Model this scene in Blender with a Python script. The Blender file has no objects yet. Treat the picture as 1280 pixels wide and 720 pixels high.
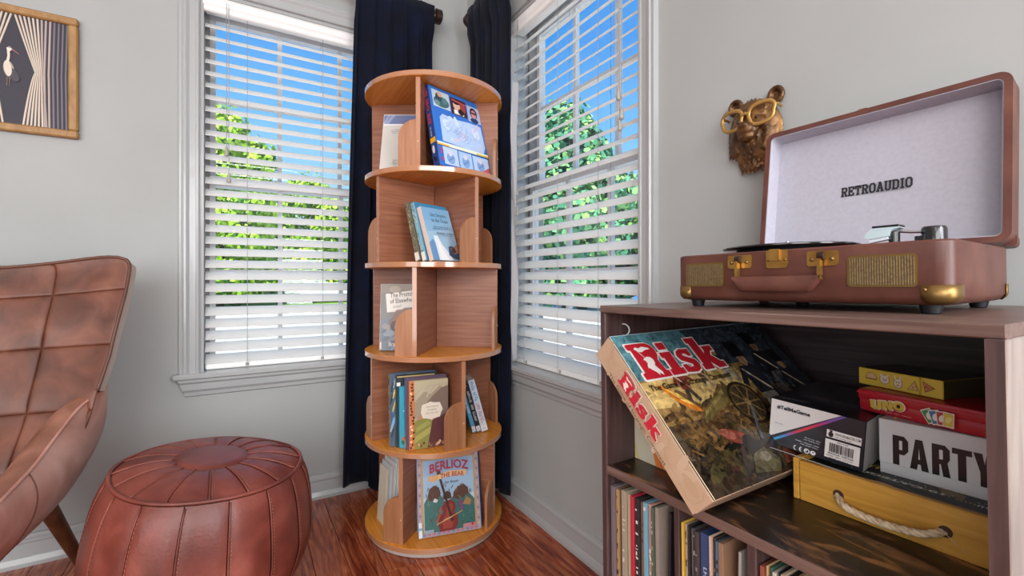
import bpy, bmesh, math, random
from mathutils import Vector, Matrix
from mathutils import noise as mnoise
random.seed(4)
PI = math.pi
SC = bpy.context.scene
COL = SC.collection

# ------------------------------------------------------------------ camera
cam_d = bpy.data.cameras.new('camera'); cam = bpy.data.objects.new('camera', cam_d); COL.objects.link(cam)
cam.location = (-.949, -2.006, .892)
cam.rotation_euler = (PI / 2, 0, math.radians(-30.9))
cam_d.sensor_width = 36; cam_d.lens = 36 * 568 / 1280
cam_d.shift_y = -10 / 1280
cam_d.clip_start = .02; cam_d.clip_end = 400
SC.camera = cam

# ------------------------------------------------------------------ sky
world = bpy.data.worlds.new('sky'); SC.world = world; world.use_nodes = True
wn = world.node_tree; wn.nodes.clear()
w_out = wn.nodes.new('ShaderNodeOutputWorld'); w_bg = wn.nodes.new('ShaderNodeBackground')
w_tc = wn.nodes.new('ShaderNodeTexCoord'); w_sep = wn.nodes.new('ShaderNodeSeparateXYZ'); w_rmp = wn.nodes.new('ShaderNodeValToRGB')
wn.links.new(w_tc.outputs['Generated'], w_sep.inputs[0]); wn.links.new(w_sep.outputs['Z'], w_rmp.inputs[0])
wn.links.new(w_rmp.outputs[0], w_bg.inputs[0]); wn.links.new(w_bg.outputs[0], w_out.inputs[0])
w_bg.inputs[1].default_value = 1.0
for k, (p, c) in enumerate([(0., (.66, .88, 1., 1)), (.16, (.46, .76, 1., 1)), (.30, (.20, .54, .97, 1)), (.46, (.07, .33, .86, 1)), (1., (.05, .22, .6, 1))]):
    e = w_rmp.color_ramp.elements[k] if k < 2 else w_rmp.color_ramp.elements.new(p)
    e.position = p; e.color = c

# ------------------------------------------------------------------ sun, daylight from the room's unseen side windows, added soft light
def lamp(name, kind, loc, target, energy, color=(1, 1, 1), **kw):
    l = bpy.data.lights.new(name, kind); o = bpy.data.objects.new(name, l); COL.objects.link(o)
    o.location = loc; o.rotation_euler = (Vector(target) - Vector(loc)).to_track_quat('-Z', 'Y').to_euler()
    l.energy = energy; l.color = color
    for k, v in kw.items(): setattr(l, k, v)
    return o
lamp('sun', 'SUN', (-6, -14, 18), (0, 0, 0), 6.4, (1, .95, .87), angle=.01)
lamp('ceiling_soft_light', 'AREA', (-2.3, -3.0, 2.40), (-.6, -.5, .6), 4, (1, 1, 1), shape='RECTANGLE', size=.8, size_y=.6)  # unseen soft source near the ceiling, implied by the finial's shadow; no window there
lamp('rear_fill_light', 'AREA', (-2.0, -4.35, 1.5), (-.9, 0, .0), 135, (.985, .992, .99), shape='RECTANGLE', size=3.4, size_y=1.8)  # added fill across the solid rear wall, lifts the lower walls and floor
lamp('right_window_light', 'AREA', (-.08, -3.15, 1.15), (-1.5, -.7, -.1), 58, (.92, .955, 1), shape='RECTANGLE', size=1.2, size_y=1.5)
lamp('side_window_light', 'AREA', (-3.85, -2.5, .95), (0, -1.0, .2), 24, (.97, .99, 1), shape='RECTANGLE', size=1.8, size_y=1.6)

SC.view_settings.view_transform = 'Standard'; SC.view_settings.look = 'None'
SC.view_settings.exposure = 0.27; SC.view_settings.gamma = 1.0
SC.view_settings.use_curve_mapping = False
try:
    SC.cycles.max_bounces = 8; SC.cycles.diffuse_bounces = 5; SC.cycles.transparent_max_bounces = 12
    SC.cycles.use_denoising = True; SC.cycles.sample_clamp_indirect = 6
except Exception:
    pass

# ------------------------------------------------------------------ helpers
def lin(c):
    if isinstance(c, str):
        c = tuple(int(c[i:i + 2], 16) / 255 for i in (0, 2, 4))
    return tuple((v / 12.92 if v <= .04045 else ((v + .055) / 1.055) ** 2.4) for v in c)

def tag(o, label=None, cat=None, group=None, kind=None):
    if label: o['label'] = label
    if cat: o['category'] = cat
    if group: o['group'] = group
    if kind: o['kind'] = kind
    return o

def thing(name, label=None, cat=None, M=None, group=None, kind=None):
    o = bpy.data.objects.new(name, None); COL.objects.link(o); o.empty_display_size = .05
    if M is not None: o.matrix_world = M if isinstance(M, Matrix) else Matrix.Translation(M)
    return tag(o, label, cat, group, kind)

def link(name, me, parent=None, M=None):
    o = bpy.data.objects.new(name, me); COL.objects.link(o)
    if parent is not None: o.parent = parent
    if M is not None: o.matrix_local = M if isinstance(M, Matrix) else Matrix.Translation(M)
    return o

class MB:
    """collects verts and faces; build() links ONE mesh object"""
    def __init__(s): s.v = []; s.f = []; s.m = []
    def add(s, vs, fs, mi=0):
        b = len(s.v); s.v += [tuple(p) for p in vs]; s.f += [tuple(b + i for i in f) for f in fs]; s.m += [mi] * len(fs); return s
    def box(s, a, b, mi=0, bev=0., M=None, seg=1):
        bm = bmesh.new(); bmesh.ops.create_cube(bm, size=1)
        c = [(a[i] + b[i]) / 2 for i in range(3)]; d = [abs(b[i] - a[i]) for i in range(3)]
        for v in bm.verts: v.co = Vector((v.co[i] * d[i] + c[i] for i in range(3)))
        if bev > 0:
            bmesh.ops.bevel(bm, geom=list(bm.edges), offset=min(bev, min(d) * .45), segments=seg, affect='EDGES', profile=.5)
        bm.verts.index_update()
        vs = [(M @ v.co) if M else v.co.copy() for v in bm.verts]; fs = [[v.index for v in f.verts] for f in bm.faces]
        bm.free(); return s.add(vs, fs, mi)
    def prism(s, poly, f, h0, h1, mi=0):
        """poly in 2D, f(u, v, w) -> point; extruded from w=h0 to w=h1"""
        n = len(poly); vs = [f(u, v, h0) for u, v in poly] + [f(u, v, h1) for u, v in poly]
        fs = [list(range(n))[::-1], list(range(n, 2 * n))] + [[i, (i + 1) % n, n + (i + 1) % n, n + i] for i in range(n)]
        return s.add(vs, fs, mi)
    def tube(s, pts, r, n=10, mi=0, cap=True, closed=False):
        pts = [Vector(p) for p in pts]; N = len(pts); rr = r if isinstance(r, (list, tuple)) else [r] * N
        rings = []; up = None
        for i, p in enumerate(pts):
            if closed: t = pts[(i + 1) % N] - pts[i - 1]
            else: t = pts[min(i + 1, N - 1)] - pts[max(i - 1, 0)]
            t.normalize()
            if up is None: up = Vector((0, 0, 1)) if abs(t.z) < .9 else Vector((1, 0, 0))
            a = up - t * up.dot(t)
            if a.length < 1e-5: a = t.orthogonal()
            a.normalize(); b = t.cross(a); up = a
            rings.append([p + (a * math.cos(2 * PI * k / n) + b * math.sin(2 * PI * k / n)) * rr[i] for k in range(n)])
        vs = [q for ring in rings for q in ring]; fs = []
        for i in range(N if closed else N - 1):
            j = (i + 1) % N
            for k in range(n):
                k2 = (k + 1) % n
                fs.append([i * n + k, i * n + k2, j * n + k2, j * n + k])
        if cap and not closed:
            fs.append(list(range(n))[::-1]); fs.append([(N - 1) * n + k for k in range(n)])
        return s.add(vs, fs, mi)
    def lathe(s, prof, n=32, mi=0, f=None):
        """prof: (radius, z) list"""
        f = f or (lambda x, y, z: (x, y, z)); vs = []; fs = []
        for (r, z) in prof:
            for k in range(n): vs.append(f(r * math.cos(2 * PI * k / n), r * math.sin(2 * PI * k / n), z))
        for i in range(len(prof) - 1):
            for k in range(n):
                k2 = (k + 1) % n; fs.append([i * n + k, i * n + k2, (i + 1) * n + k2, (i + 1) * n + k])
        fs.append(list(range(n))[::-1]); fs.append([(len(prof) - 1) * n + k for k in range(n)])
        return s.add(vs, fs, mi)
    def grid(s, f, nu, nv, mi=0, closeu=False):
        vs = [f(i / (nu if closeu else nu - 1), j / (nv - 1)) for j in range(nv) for i in range(nu)]; fs = []
        for j in range(nv - 1):
            for i in range(nu if closeu else nu - 1):
                i2 = (i + 1) % nu; fs.append([j * nu + i, j * nu + i2, (j + 1) * nu + i2, (j + 1) * nu + i])
        return s.add(vs, fs, mi)
    def sweep(s, prof, f, a, b, mi=0):
        """closed 2D profile swept straight: f(p, q, w)"""
        return s.prism(prof, f, a, b, mi)
    def mesh(s, name, mats, smooth=False, fix=True):
        me = bpy.data.meshes.new(name); me.from_pydata(s.v, [], s.f)
        for m in (mats if isinstance(mats, (list, tuple)) else [mats]): me.materials.append(m)
        me.polygons.foreach_set('material_index', s.m)
        if fix:
            bm = bmesh.new(); bm.from_mesh(me); bmesh.ops.recalc_face_normals(bm, faces=bm.faces); bm.to_mesh(me); bm.free()
        if smooth:
            me.polygons.foreach_set('use_smooth', [True] * len(me.polygons))
            if smooth != 'all' and hasattr(me, 'set_sharp_from_angle'): me.set_sharp_from_angle(angle=math.radians(35.5))
        me.update(); return me
    def build(s, name, mats, parent=None, M=None, smooth=False, fix=True):
        return link(name, s.mesh(name, mats, smooth, fix), parent, M)

# ------------------------------------------------------------------ materials
def mat(name, col, rough=.5, metal=0., spec=.5, sheen=0., coat=0.):
    m = bpy.data.materials.new(name); m.use_nodes = True; b = m.node_tree.nodes['Principled BSDF']
    b.inputs['Base Color'].default_value = (*lin(col), 1); b.inputs['Roughness'].default_value = rough
    b.inputs['Metallic'].default_value = metal; b.inputs['Specular IOR Level'].default_value = spec
    b.inputs['Sheen Weight'].default_value = sheen; b.inputs['Coat Weight'].default_value = coat
    return m
def nd(m, t, **kw):
    n = m.node_tree.nodes.new(t)
    for k, v in kw.items():
        if k in n.inputs: n.inputs[k].default_value = v
        else: setattr(n, k, v)
    return n
def noisy(name, cols, scale=(1, 1, 1), nscale=5, detail=6, rough=.5, bump=.0, bscale=None, distort=0., pos=(.3, .5, .7), rand=0., metal=0., spec=.5, coat=0., space='Object', rough2=None, bdist=.01):
    """noise -> 3-colour ramp, optional bump and per-object brightness variation"""
    m = mat(name, cols[0], rough, metal, spec, 0, coat); L = m.node_tree.links; b = m.node_tree.nodes['Principled BSDF']
    tc = nd(m, 'ShaderNodeTexCoord'); mp = nd(m, 'ShaderNodeMapping'); mp.inputs['Scale'].default_value = scale
    nz = nd(m, 'ShaderNodeTexNoise'); nz.inputs['Scale'].default_value = nscale; nz.inputs['Detail'].default_value = detail; nz.inputs['Distortion'].default_value = distort
    L.new(tc.outputs[space], mp.inputs[0]); vec = mp.outputs[0]
    if rand:
        oi = nd(m, 'ShaderNodeObjectInfo'); ml = nd(m, 'ShaderNodeMath', operation='MULTIPLY'); ml.inputs[1].default_value = 37.
        va = nd(m, 'ShaderNodeVectorMath', operation='ADD'); L.new(oi.outputs['Random'], ml.inputs[0]); L.new(mp.outputs[0], va.inputs[0]); L.new(ml.outputs[0], va.inputs[1]); vec = va.outputs[0]
    L.new(vec, nz.inputs['Vector'])
    rp = nd(m, 'ShaderNodeValToRGB'); L.new(nz.outputs['Fac'], rp.inputs[0])
    els = rp.color_ramp.elements
    while len(els) < len(cols): els.new(.5)
    for k, c in enumerate(cols): els[k].position = pos[k]; els[k].color = (*lin(c), 1)
    out = rp.outputs[0]
    if rand:
        hs = nd(m, 'ShaderNodeHueSaturation'); mr = nd(m, 'ShaderNodeMapRange'); mr.inputs['To Min'].default_value = 1 - rand; mr.inputs['To Max'].default_value = 1 + rand
        L.new(oi.outputs['Random'], mr.inputs[0]); L.new(mr.outputs[0], hs.inputs['Value']); L.new(out, hs.inputs['Color']); out = hs.outputs[0]
    L.new(out, b.inputs['Base Color'])
    if rough2 is not None:
        mr2 = nd(m, 'ShaderNodeMapRange'); mr2.inputs['To Min'].default_value = rough; mr2.inputs['To Max'].default_value = rough2
        L.new(nz.outputs['Fac'], mr2.inputs[0]); L.new(mr2.outputs[0], b.inputs['Roughness'])
    if bump:
        bp = nd(m, 'ShaderNodeBump'); bp.inputs['Strength'].default_value = bump; bp.inputs['Distance'].default_value = bdist
        if bscale:
            n2 = nd(m, 'ShaderNodeTexNoise'); n2.inputs['Scale'].default_value = bscale; n2.inputs['Detail'].default_value = 4; L.new(vec, n2.inputs['Vector']); L.new(n2.outputs['Fac'], bp.inputs['Height'])
        else: L.new(nz.outputs['Fac'], bp.inputs['Height'])
        L.new(bp.outputs[0], b.inputs['Normal'])
    return m

M = {}
M['wall'] = noisy('wall_paint', ['a4a7a6', 'a7aaa9', 'aaadac'], nscale=3, rough=.75, bump=.04, bscale=160, bdist=.002, spec=.25)
M['ceil'] = mat('ceiling_paint', 'e6e6e4', .85)
M['trim'] = mat('trim_gloss_white', 'acafb0', .28, coat=.2)
M['sash'] = mat('sash_vinyl', 'dadadc', .4)
M['track'] = mat('sash_track_grey', '8d8a88', .5)
M['blind'] = mat('blind_white', 'f6f6f5', .42)
def _translucent(m, k):
    t = m.node_tree; b = t.nodes['Principled BSDF']; o = t.nodes['Material Output']; tr = t.nodes.new('ShaderNodeBsdfTranslucent'); mx = t.nodes.new('ShaderNodeMixShader')
    tr.inputs[0].default_value = (.95, .94, .92, 1); mx.inputs[0].default_value = k
    t.links.new(b.outputs[0], mx.inputs[1]); t.links.new(tr.outputs[0], mx.inputs[2]); t.links.new(mx.outputs[0], o.inputs[0])
M['slat'] = mat('blind_slat_vinyl', 'f6f6f5', .42); _translucent(M['slat'], .5)
M['cord'] = mat('blind_cord', '9a9ea2', .7)
M['tassel'] = mat('tassel_grey', 'a8a49c', .5)
M['floor'] = noisy('oak_floor', ['682615', '9c4b2b', 'c4764c'], scale=(11, 1.0, 6), nscale=4.2, detail=9, rough=.24, distort=2.0, rand=.2, pos=(.3, .5, .72), bump=.06, coat=.15, bdist=.004)
M['curtain'] = noisy('navy_velvet', ['050814', '070d20', '09132c'], nscale=9, rough=.85, spec=.2)
M['curtain'].node_tree.nodes['Principled BSDF'].inputs['Sheen Weight'].default_value = .04
M['lining'] = mat('curtain_lining', 'a4a4a6', .8)
M['bronze'] = mat('rod_bronze', '3d2c28', .35, .6)
M['panel'] = noisy('bookcase_panel_laminate', ['7d4c36', '8b5840', '98664c'], scale=(1.2, 1.2, 26), nscale=5, detail=5, rough=.38, pos=(.3, .5, .7), rand=.06)
M['shelf'] = noisy('bookcase_shelf_laminate', ['c87a26', 'd78a32', 'e0983e'], scale=(26, 1.2, 3), nscale=4, detail=5, rough=.35, pos=(.3, .5, .7))
M['band'] = mat('edge_band', 'b07a58', .14, spec=.8, coat=.8)
M['stop'] = noisy('bookcase_stop_laminate', ['95603f', 'a06c4a', 'aa7856'], scale=(20, 20, 1.2), nscale=5, rough=.38, rand=.05)
M['plinth'] = mat('bookcase_plinth', 'b9b0a8', .5)
M['screw'] = mat('screw_cap', 'c9a184', .4)
M['leather_pouf'] = noisy('pouf_leather', ['52221a', '74362b', '945043'], nscale=7, detail=7, rough=.36, bump=.35, bscale=140, bdist=.0016, pos=(.28, .5, .74), rough2=.5, distort=.6)
M['leather_chair'] = noisy('chair_leather', ['4a291c', '683d2e', '7e4f3d'], nscale=13, detail=9, rough=.42, bump=.25, bscale=170, bdist=.0012, pos=(.28, .52, .74), distort=.5, rough2=.52)
M['leather_lit'] = noisy('chair_leather_lit', ['a06e5f', 'bc8878', 'd0a294'], nscale=6, detail=8, rough=.36, bump=.25, bscale=170, bdist=.0012, pos=(.28, .52, .74), distort=1.2)  # paler than the chair leather: window sheen put into the colour
M['leather_pad'] = noisy('chair_pad_leather', ['70483a', '946452', 'ab7c68'], nscale=12, detail=8, rough=.4, bump=.25, bscale=170, bdist=.0012, pos=(.28, .52, .74))
M['welt'] = mat('chair_welt', '5e3a2b', .45)
M['edge_light'] = mat('chair_back_edge', 'b9a698', .5)
M['leg'] = noisy('walnut_leg', ['4a2c1c', '613d28', '75502f'], scale=(1, 1, .12), nscale=40, rough=.4)
M['thread'] = mat('stitching', 'a2725c', .6)
M['walnut'] = noisy('dark_walnut_board', ['4d3a36', '604a43', '75605a'], scale=(20, 1.6, 30), nscale=4, detail=8, rough=.42, distort=.8, pos=(.3, .5, .72))
M['walnut_x'] = noisy('dark_walnut_long', ['4f3c37', '675048', '7d675f'], scale=(1.4, 22, 26), nscale=4, detail=8, rough=.36, distort=.8, pos=(.3, .5, .72))
M['walnut_v'] = noisy('dark_walnut_upright', ['3a2a2a', '4c3938', '5f4b49'], scale=(26, 22, 1.4), nscale=4, detail=8, rough=.45, distort=.8, pos=(.3, .5, .72))
M['walnut_side_lit'] = noisy('walnut_side_panel_lit', ['6c5c58', '86776f', 'a1948c'], scale=(24, 9, 1.2), nscale=4, detail=8, rough=.3, distort=.8, pos=(.3, .5, .72), coat=.3)  # lighter copy of the walnut, side daylight painted into its colour
M['rustic'] = noisy('rustic_shelf', ['120c0b', '271914', '855a36'], scale=(4.5, 11, 6), nscale=3.0, detail=9, rough=.3, distort=1.4, pos=(.42, .53, .66))
M['backboard'] = noisy('dark_back_board', ['2c2226', '3a2e32', '4a3c40'], scale=(1.2, 10, 26), nscale=5, detail=7, rough=.5, distort=.6)
M['tt'] = noisy('turntable_leatherette', ['4e2a20', '5c342a', '6c4236'], nscale=18, detail=5, rough=.42, bump=.2, bscale=320, bdist=.0006, pos=(.3, .5, .7))
M['lining_white'] = noisy('lid_lining', ['a8a6b1', 'acaab5', 'afadb8'], nscale=160, rough=.7, spec=.2)
M['brass'] = mat('antique_brass', '86693c', .36, .8)
M['brass_l'] = noisy('bright_brass', ['8f6830', 'ac8242', 'c29852'], nscale=30, rough=.3, metal=.8)
M['grille'] = None
M['black'] = mat('black_plastic', '17171b', .22, coat=.4)
M['rubber'] = mat('black_rubber', '14161c', .45)
M['vinyl'] = mat('vinyl_black', '101014', .16, coat=.5)
M['chrome'] = mat('chrome', 'c8ccd0', .12, 1.)
M['clear'] = mat('clear_plastic', 'cfe4ea', .08, .3)
M['bear'] = noisy('bronze_bear', ['3a2716', '6b4a2a', '96703f'], nscale=28, detail=6, rough=.38, metal=.55, pos=(.32, .52, .72), bump=.4, bscale=90, bdist=.002)
M['gold'] = mat('gold_glasses', 'b58d50', .36, .6)
M['frame'] = noisy('oak_frame', ['8a6438', '9b7444', 'a98350'], scale=(8, 30, 3), nscale=6, rough=.5)
M['paper'] = noisy('page_edges', ['cfc8b8', 'ded8ca', 'e6e1d5'], scale=(60, 300, 1), nscale=4, rough=.85)
M['crate'] = noisy('pale_pine', ['b07c2a', 'c4903a', 'd2a24c'], scale=(1.3, 9, 14), nscale=4, detail=7, rough=.45, distort=1.6, pos=(.3, .5, .72))
M['crate_dark'] = mat('crate_joint', '8a6630', .6)
M['rope'] = noisy('jute_rope', ['a58a6c', 'c9b293', 'ddcbb0'], nscale=160, rough=.9, bump=.5, bscale=260, bdist=.002)
M['lawn'] = noisy('lawn', ['5f8a34', '7fa548', '9dbb62'], nscale=.5, detail=10, rough=.95, spec=.1)
M['drive'] = noisy('concrete_drive', ['c9c5bd', 'd8d4cc', 'e0ddd6'], nscale=.8, detail=8, rough=.9)
M['bark'] = mat('bark', '4a3a2c', .9)

def grille_mat():
    m = mat('brass_grille', '6d5a38', .45, .6); L = m.node_tree.links; b = m.node_tree.nodes['Principled BSDF']
    tc = nd(m, 'ShaderNodeTexCoord'); wv = nd(m, 'ShaderNodeTexWave'); wv.inputs['Scale'].default_value = 130; wv.bands_direction = 'X'
    nz = nd(m, 'ShaderNodeTexNoise'); nz.inputs['Scale'].default_value = 320
    mx = nd(m, 'ShaderNodeMath', operation='MULTIPLY'); L.new(tc.outputs['Object'], wv.inputs[0]); L.new(tc.outputs['Object'], nz.inputs[0])
    L.new(wv.outputs['Fac'], mx.inputs[0]); L.new(nz.outputs['Fac'], mx.inputs[1])
    rp = nd(m, 'ShaderNodeValToRGB'); L.new(mx.outputs[0], rp.inputs[0]); rp.color_ramp.elements[0].color = (*lin('4d4234'), 1); rp.color_ramp.elements[1].color = (*lin('a08658'), 1); rp.color_ramp.elements[1].position = .6
    L.new(rp.outputs[0], b.inputs['Base Color']); return m
M['grille'] = grille_mat()

def glass_mat():
    m = bpy.data.materials.new('window_glass'); m.use_nodes = True; t = m.node_tree; t.nodes.clear()
    o = t.nodes.new('ShaderNodeOutputMaterial'); mx = t.nodes.new('ShaderNodeMixShader'); tr = t.nodes.new('ShaderNodeBsdfTransparent'); gl = t.nodes.new('ShaderNodeBsdfGlossy')
    tr.inputs[0].default_value = (.95, .97, .97, 1); gl.inputs['Roughness'].default_value = .02; mx.inputs[0].default_value = .05
    t.links.new(tr.outputs[0], mx.inputs[1]); t.links.new(gl.outputs[0], mx.inputs[2]); t.links.new(mx.outputs[0], o.inputs[0]); return m
M['glass'] = glass_mat()

def print_mat(name, rough, coat):
    m = mat(name, 'ffffff', rough, coat=coat); at = nd(m, 'ShaderNodeAttribute', attribute_name='Col')
    m.node_tree.links.new(at.outputs['Color'], m.node_tree.nodes['Principled BSDF'].inputs['Base Color']); return m
M['print'] = print_mat('printed_gloss', .3, .25)
M['print_matte'] = print_mat('printed_matte', .6, 0)
def paint_mat():
    m = mat('printed_painting', 'ffffff', .22, coat=.35); L = m.node_tree.links; b = m.node_tree.nodes['Principled BSDF']; at = nd(m, 'ShaderNodeAttribute', attribute_name='Col')
    tc = nd(m, 'ShaderNodeTexCoord'); nz = nd(m, 'ShaderNodeTexNoise'); nz.inputs['Scale'].default_value = 55; nz.inputs['Detail'].default_value = 8; nz.inputs['Distortion'].default_value = 1.6
    L.new(tc.outputs['Object'], nz.inputs['Vector']); rp = nd(m, 'ShaderNodeValToRGB'); L.new(nz.outputs['Fac'], rp.inputs[0])
    rp.color_ramp.elements[0].position = .3; rp.color_ramp.elements[0].color = (.28, .26, .25, 1); rp.color_ramp.elements[1].position = .72; rp.color_ramp.elements[1].color = (1.25, 1.2, 1.1, 1)
    mx = nd(m, 'ShaderNodeMix', data_type='RGBA', blend_type='MULTIPLY'); mx.inputs[0].default_value = 1
    L.new(at.outputs['Color'], mx.inputs[6]); L.new(rp.outputs[0], mx.inputs[7]); L.new(mx.outputs[2], b.inputs['Base Color']); return m
M['print_paint'] = paint_mat()
_cc = {}
def C(hexc, rough=.4, coat=.0, metal=0.):
    k = (hexc, rough, coat, metal)
    if k not in _cc: _cc[k] = mat('colour_' + hexc, hexc, rough, metal, coat=coat)
    return _cc[k]

# ------------------------------------------------------------------ flat print (covers, lettering, labels)
_txt = {}
def text_polys(s, bold=0., shear=0., space=1.):
    k = (s, bold, shear, space)
    if k in _txt: return _txt[k]
    cu = bpy.data.curves.new('t', 'FONT'); cu.body = s; cu.size = 1; cu.offset = bold; cu.shear = shear; cu.space_character = space
    cu.resolution_u = 2
    o = bpy.data.objects.new('t', cu); COL.objects.link(o)
    dg = bpy.context.evaluated_depsgraph_get(); dg.update(); me = o.evaluated_get(dg).to_mesh()
    vs = [(v.co.x, v.co.y) for v in me.vertices]; fs = [tuple(p.vertices) for p in me.polygons]
    bpy.data.objects.remove(o); bpy.data.curves.remove(cu)
    if vs:
        x0 = min(v[0] for v in vs); x1 = max(v[0] for v in vs); y0 = min(v[1] for v in vs); y1 = max(v[1] for v in vs)
    else: x0 = y0 = 0; x1 = y1 = 1
    _txt[k] = (vs, fs, (x0, y0, x1, y1)); return _txt[k]

class Art:
    def __init__(s): s.l = []
    def poly(s, pts, col): s.l.append(([tuple(p) for p in pts], [tuple(range(len(pts)))], lin(col))); return s
    def rect(s, x0, y0, x1, y1, col): return s.poly([(x0, y0), (x1, y0), (x1, y1), (x0, y1)], col)
    def ell(s, cx, cy, rx, ry, col, n=20, rot=0., a0=0., a1=2 * PI):
        c, q = math.cos(rot), math.sin(rot); full = abs(a1 - a0 - 2 * PI) < 1e-6; m = n if full else n + 1
        p = [(rx * math.cos(a0 + (a1 - a0) * k / n), ry * math.sin(a0 + (a1 - a0) * k / n)) for k in range(m)]
        return s.poly([(cx + x * c - y * q, cy + x * q + y * c) for x, y in p], col)
    def stroke(s, pts, w, col, taper=None):
        V = []; Fc = []
        for i in range(len(pts) - 1):
            (x0, y0), (x1, y1) = pts[i], pts[i + 1]; L = math.hypot(x1 - x0, y1 - y0) or 1e-9
            w0 = w if taper is None else w * taper[i]; w1 = w if taper is None else w * taper[i + 1]
            nx, ny = -(y1 - y0) / L / 2, (x1 - x0) / L / 2; b = len(V)
            V += [(x0 + nx * w0, y0 + ny * w0), (x0 - nx * w0, y0 - ny * w0), (x1 - nx * w1, y1 - ny * w1), (x1 + nx * w1, y1 + ny * w1)]; Fc.append((b, b + 1, b + 2, b + 3))
        s.l.append((V, Fc, lin(col))); return s
    def slab(s, t, x, y, w, h, col, th=.17):
        """angular slab-serif capitals drawn with strokes"""
        G = {'R': (1, [[(.15, 0), (.15, 1)], [(0, 1), (.7, 1), (.86, .86), (.86, .64), (.7, .5), (.15, .5)], [(.52, .5), (.86, 0)], [(0, 0), (.34, 0)], [(.7, 0), (1, 0)]]),
             'E': (.95, [[(.15, 0), (.15, 1)], [(0, 1), (.92, 1), (.92, .76)], [(.15, .5), (.6, .5)], [(0, 0), (.92, 0), (.92, .24)], [(.62, .38), (.62, .62)]]),
             'T': (.95, [[(.5, 0), (.5, 1)], [(.06, .74), (.06, 1), (.94, 1), (.94, .74)], [(.28, 0), (.72, 0)]]),
             'O': (1, [[(.3, 0), (.7, 0), (.9, .2), (.9, .8), (.7, 1), (.3, 1), (.1, .8), (.1, .2), (.3, 0), (.7, 0)]]),
             'A': (1.05, [[(.13, 0), (.47, 1), (.53, 1), (.87, 0)], [(.25, .33), (.75, .33)], [(0, 0), (.3, 0)], [(.7, 0), (1, 0)], [(.3, 1), (.55, 1)]]),
             'U': (1, [[(.16, 1), (.16, .18), (.32, 0), (.68, 0), (.84, .18), (.84, 1)], [(0, 1), (.34, 1)], [(.66, 1), (1, 1)]]),
             'D': (1, [[(.16, 0), (.16, 1)], [(0, 1), (.66, 1), (.88, .8), (.88, .2), (.66, 0), (0, 0)]]),
             'I': (.5, [[(.5, 0), (.5, 1)], [(.08, 1), (.92, 1)], [(.08, 0), (.92, 0)]])}
        tot = sum(G[c][0] + .28 for c in t) - .28; k = w / tot; px = x; lw = th * h
        for c in t:
            gw, lines = G[c]
            for ln in lines:
                P = [(px + u * gw * k, y + lw / 2 + v * (h - lw)) for u, v in ln]; Q = []
                for i in range(len(P) - 1):
                    (x0, y0), (x1, y1) = P[i], P[i + 1]; L = math.hypot(x1 - x0, y1 - y0); e = lw * .32 / L
                    s.stroke([(x0 - (x1 - x0) * e, y0 - (y1 - y0) * e), (x1 + (x1 - x0) * e, y1 + (y1 - y0) * e)], lw, col)
            px += (gw + .28) * k
        return s
    def cond(s, ch, x, y, w, h, col, hole):
        G = {'P': ([(0, 0), (0, 1), (.74, 1), (1, .86), (1, .52), (.74, .37), (.42, .37), (.42, 0)], [(.42, .53), (.62, .53), (.62, .84), (.42, .84)]),
             'A': ([(0, 0), (.31, 1), (.69, 1), (1, 0), (.62, 0), (.57, .19), (.43, .19), (.38, 0)], [(.455, .35), (.545, .35), (.5, .72)]),
             'R': ([(0, 0), (0, 1), (.72, 1), (.97, .87), (.97, .57), (.84, .45), (1, 0), (.6, 0), (.48, .38), (.4, .38), (.4, 0)], [(.4, .54), (.6, .54), (.6, .84), (.4, .84)]),
             'T': ([(.29, 0), (.29, .82), (0, .82), (0, 1), (1, 1), (1, .82), (.71, .82), (.71, 0)], None),
             'Y': ([(.3, 0), (.3, .42), (0, 1), (.4, 1), (.5, .68), (.6, 1), (1, 1), (.7, .42), (.7, 0)], None)}
        o, q = G[ch]; s.poly([(x + u * w, y + v * h) for u, v in o], col)
        if q: s.poly([(x + u * w, y + v * h) for u, v in q], hole)
        return s
    def outline(s, pts, w, col):
        s.stroke(list(pts) + [pts[0], pts[1]], w, col)
        for p in pts: s.ell(p[0], p[1], w / 2, w / 2, col, 8)
        return s
    def text(s, t, x, y, w, h, col, bold=.0, shear=0., rot=0., arc=0., space=1., font=None):
        """fit the string into the box with lower left corner (x, y); rot turns it about that corner; arc bends it upward"""
        vs, fs, (x0, y0, x1, y1) = text_polys(t, bold, shear, space)
        c, q = math.cos(rot), math.sin(rot); out = []
        for a, b in vs:
            fu = (a - x0) / max(x1 - x0, 1e-6); u = fu * w; v = (b - y0) / max(y1 - y0, 1e-6) * h + arc * (1 - (2 * fu - 1) ** 2)
            out.append((x + u * c - v * q, y + u * q + v * c))
        s.l.append((out, fs, lin(col))); return s
    def scrib(s, x, y, w, h, groups, col, rot=0.):
        """rows of letter-like strokes for print too small to read"""
        c, q = math.cos(rot), math.sin(rot); n = sum(groups) + len(groups) - 1; cw = w / n; k = 0; R = random.Random(int(w * 1e5) + n)
        T = lambda u, v: (x + u * c - v * q, y + u * q + v * c)
        for g in groups:
            for _ in range(g):
                u = k * cw; t = cw * .26; kind = R.randrange(3)
                s.poly([T(u, 0), T(u + t, 0), T(u + t, h), T(u, h)], col)
                if kind != 1: s.poly([T(u + cw * .52, 0), T(u + cw * .78, 0), T(u + cw * .78, h * (1 if kind else .6)), T(u + cw * .52, h * (1 if kind else .6))], col)
                v = R.choice([0, .42, .8]) * h
                s.poly([T(u, v), T(u + cw * .78, v), T(u + cw * .78, v + h * .2), T(u, v + h * .2)], col); k += 1
            k += 1
        return s
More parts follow.
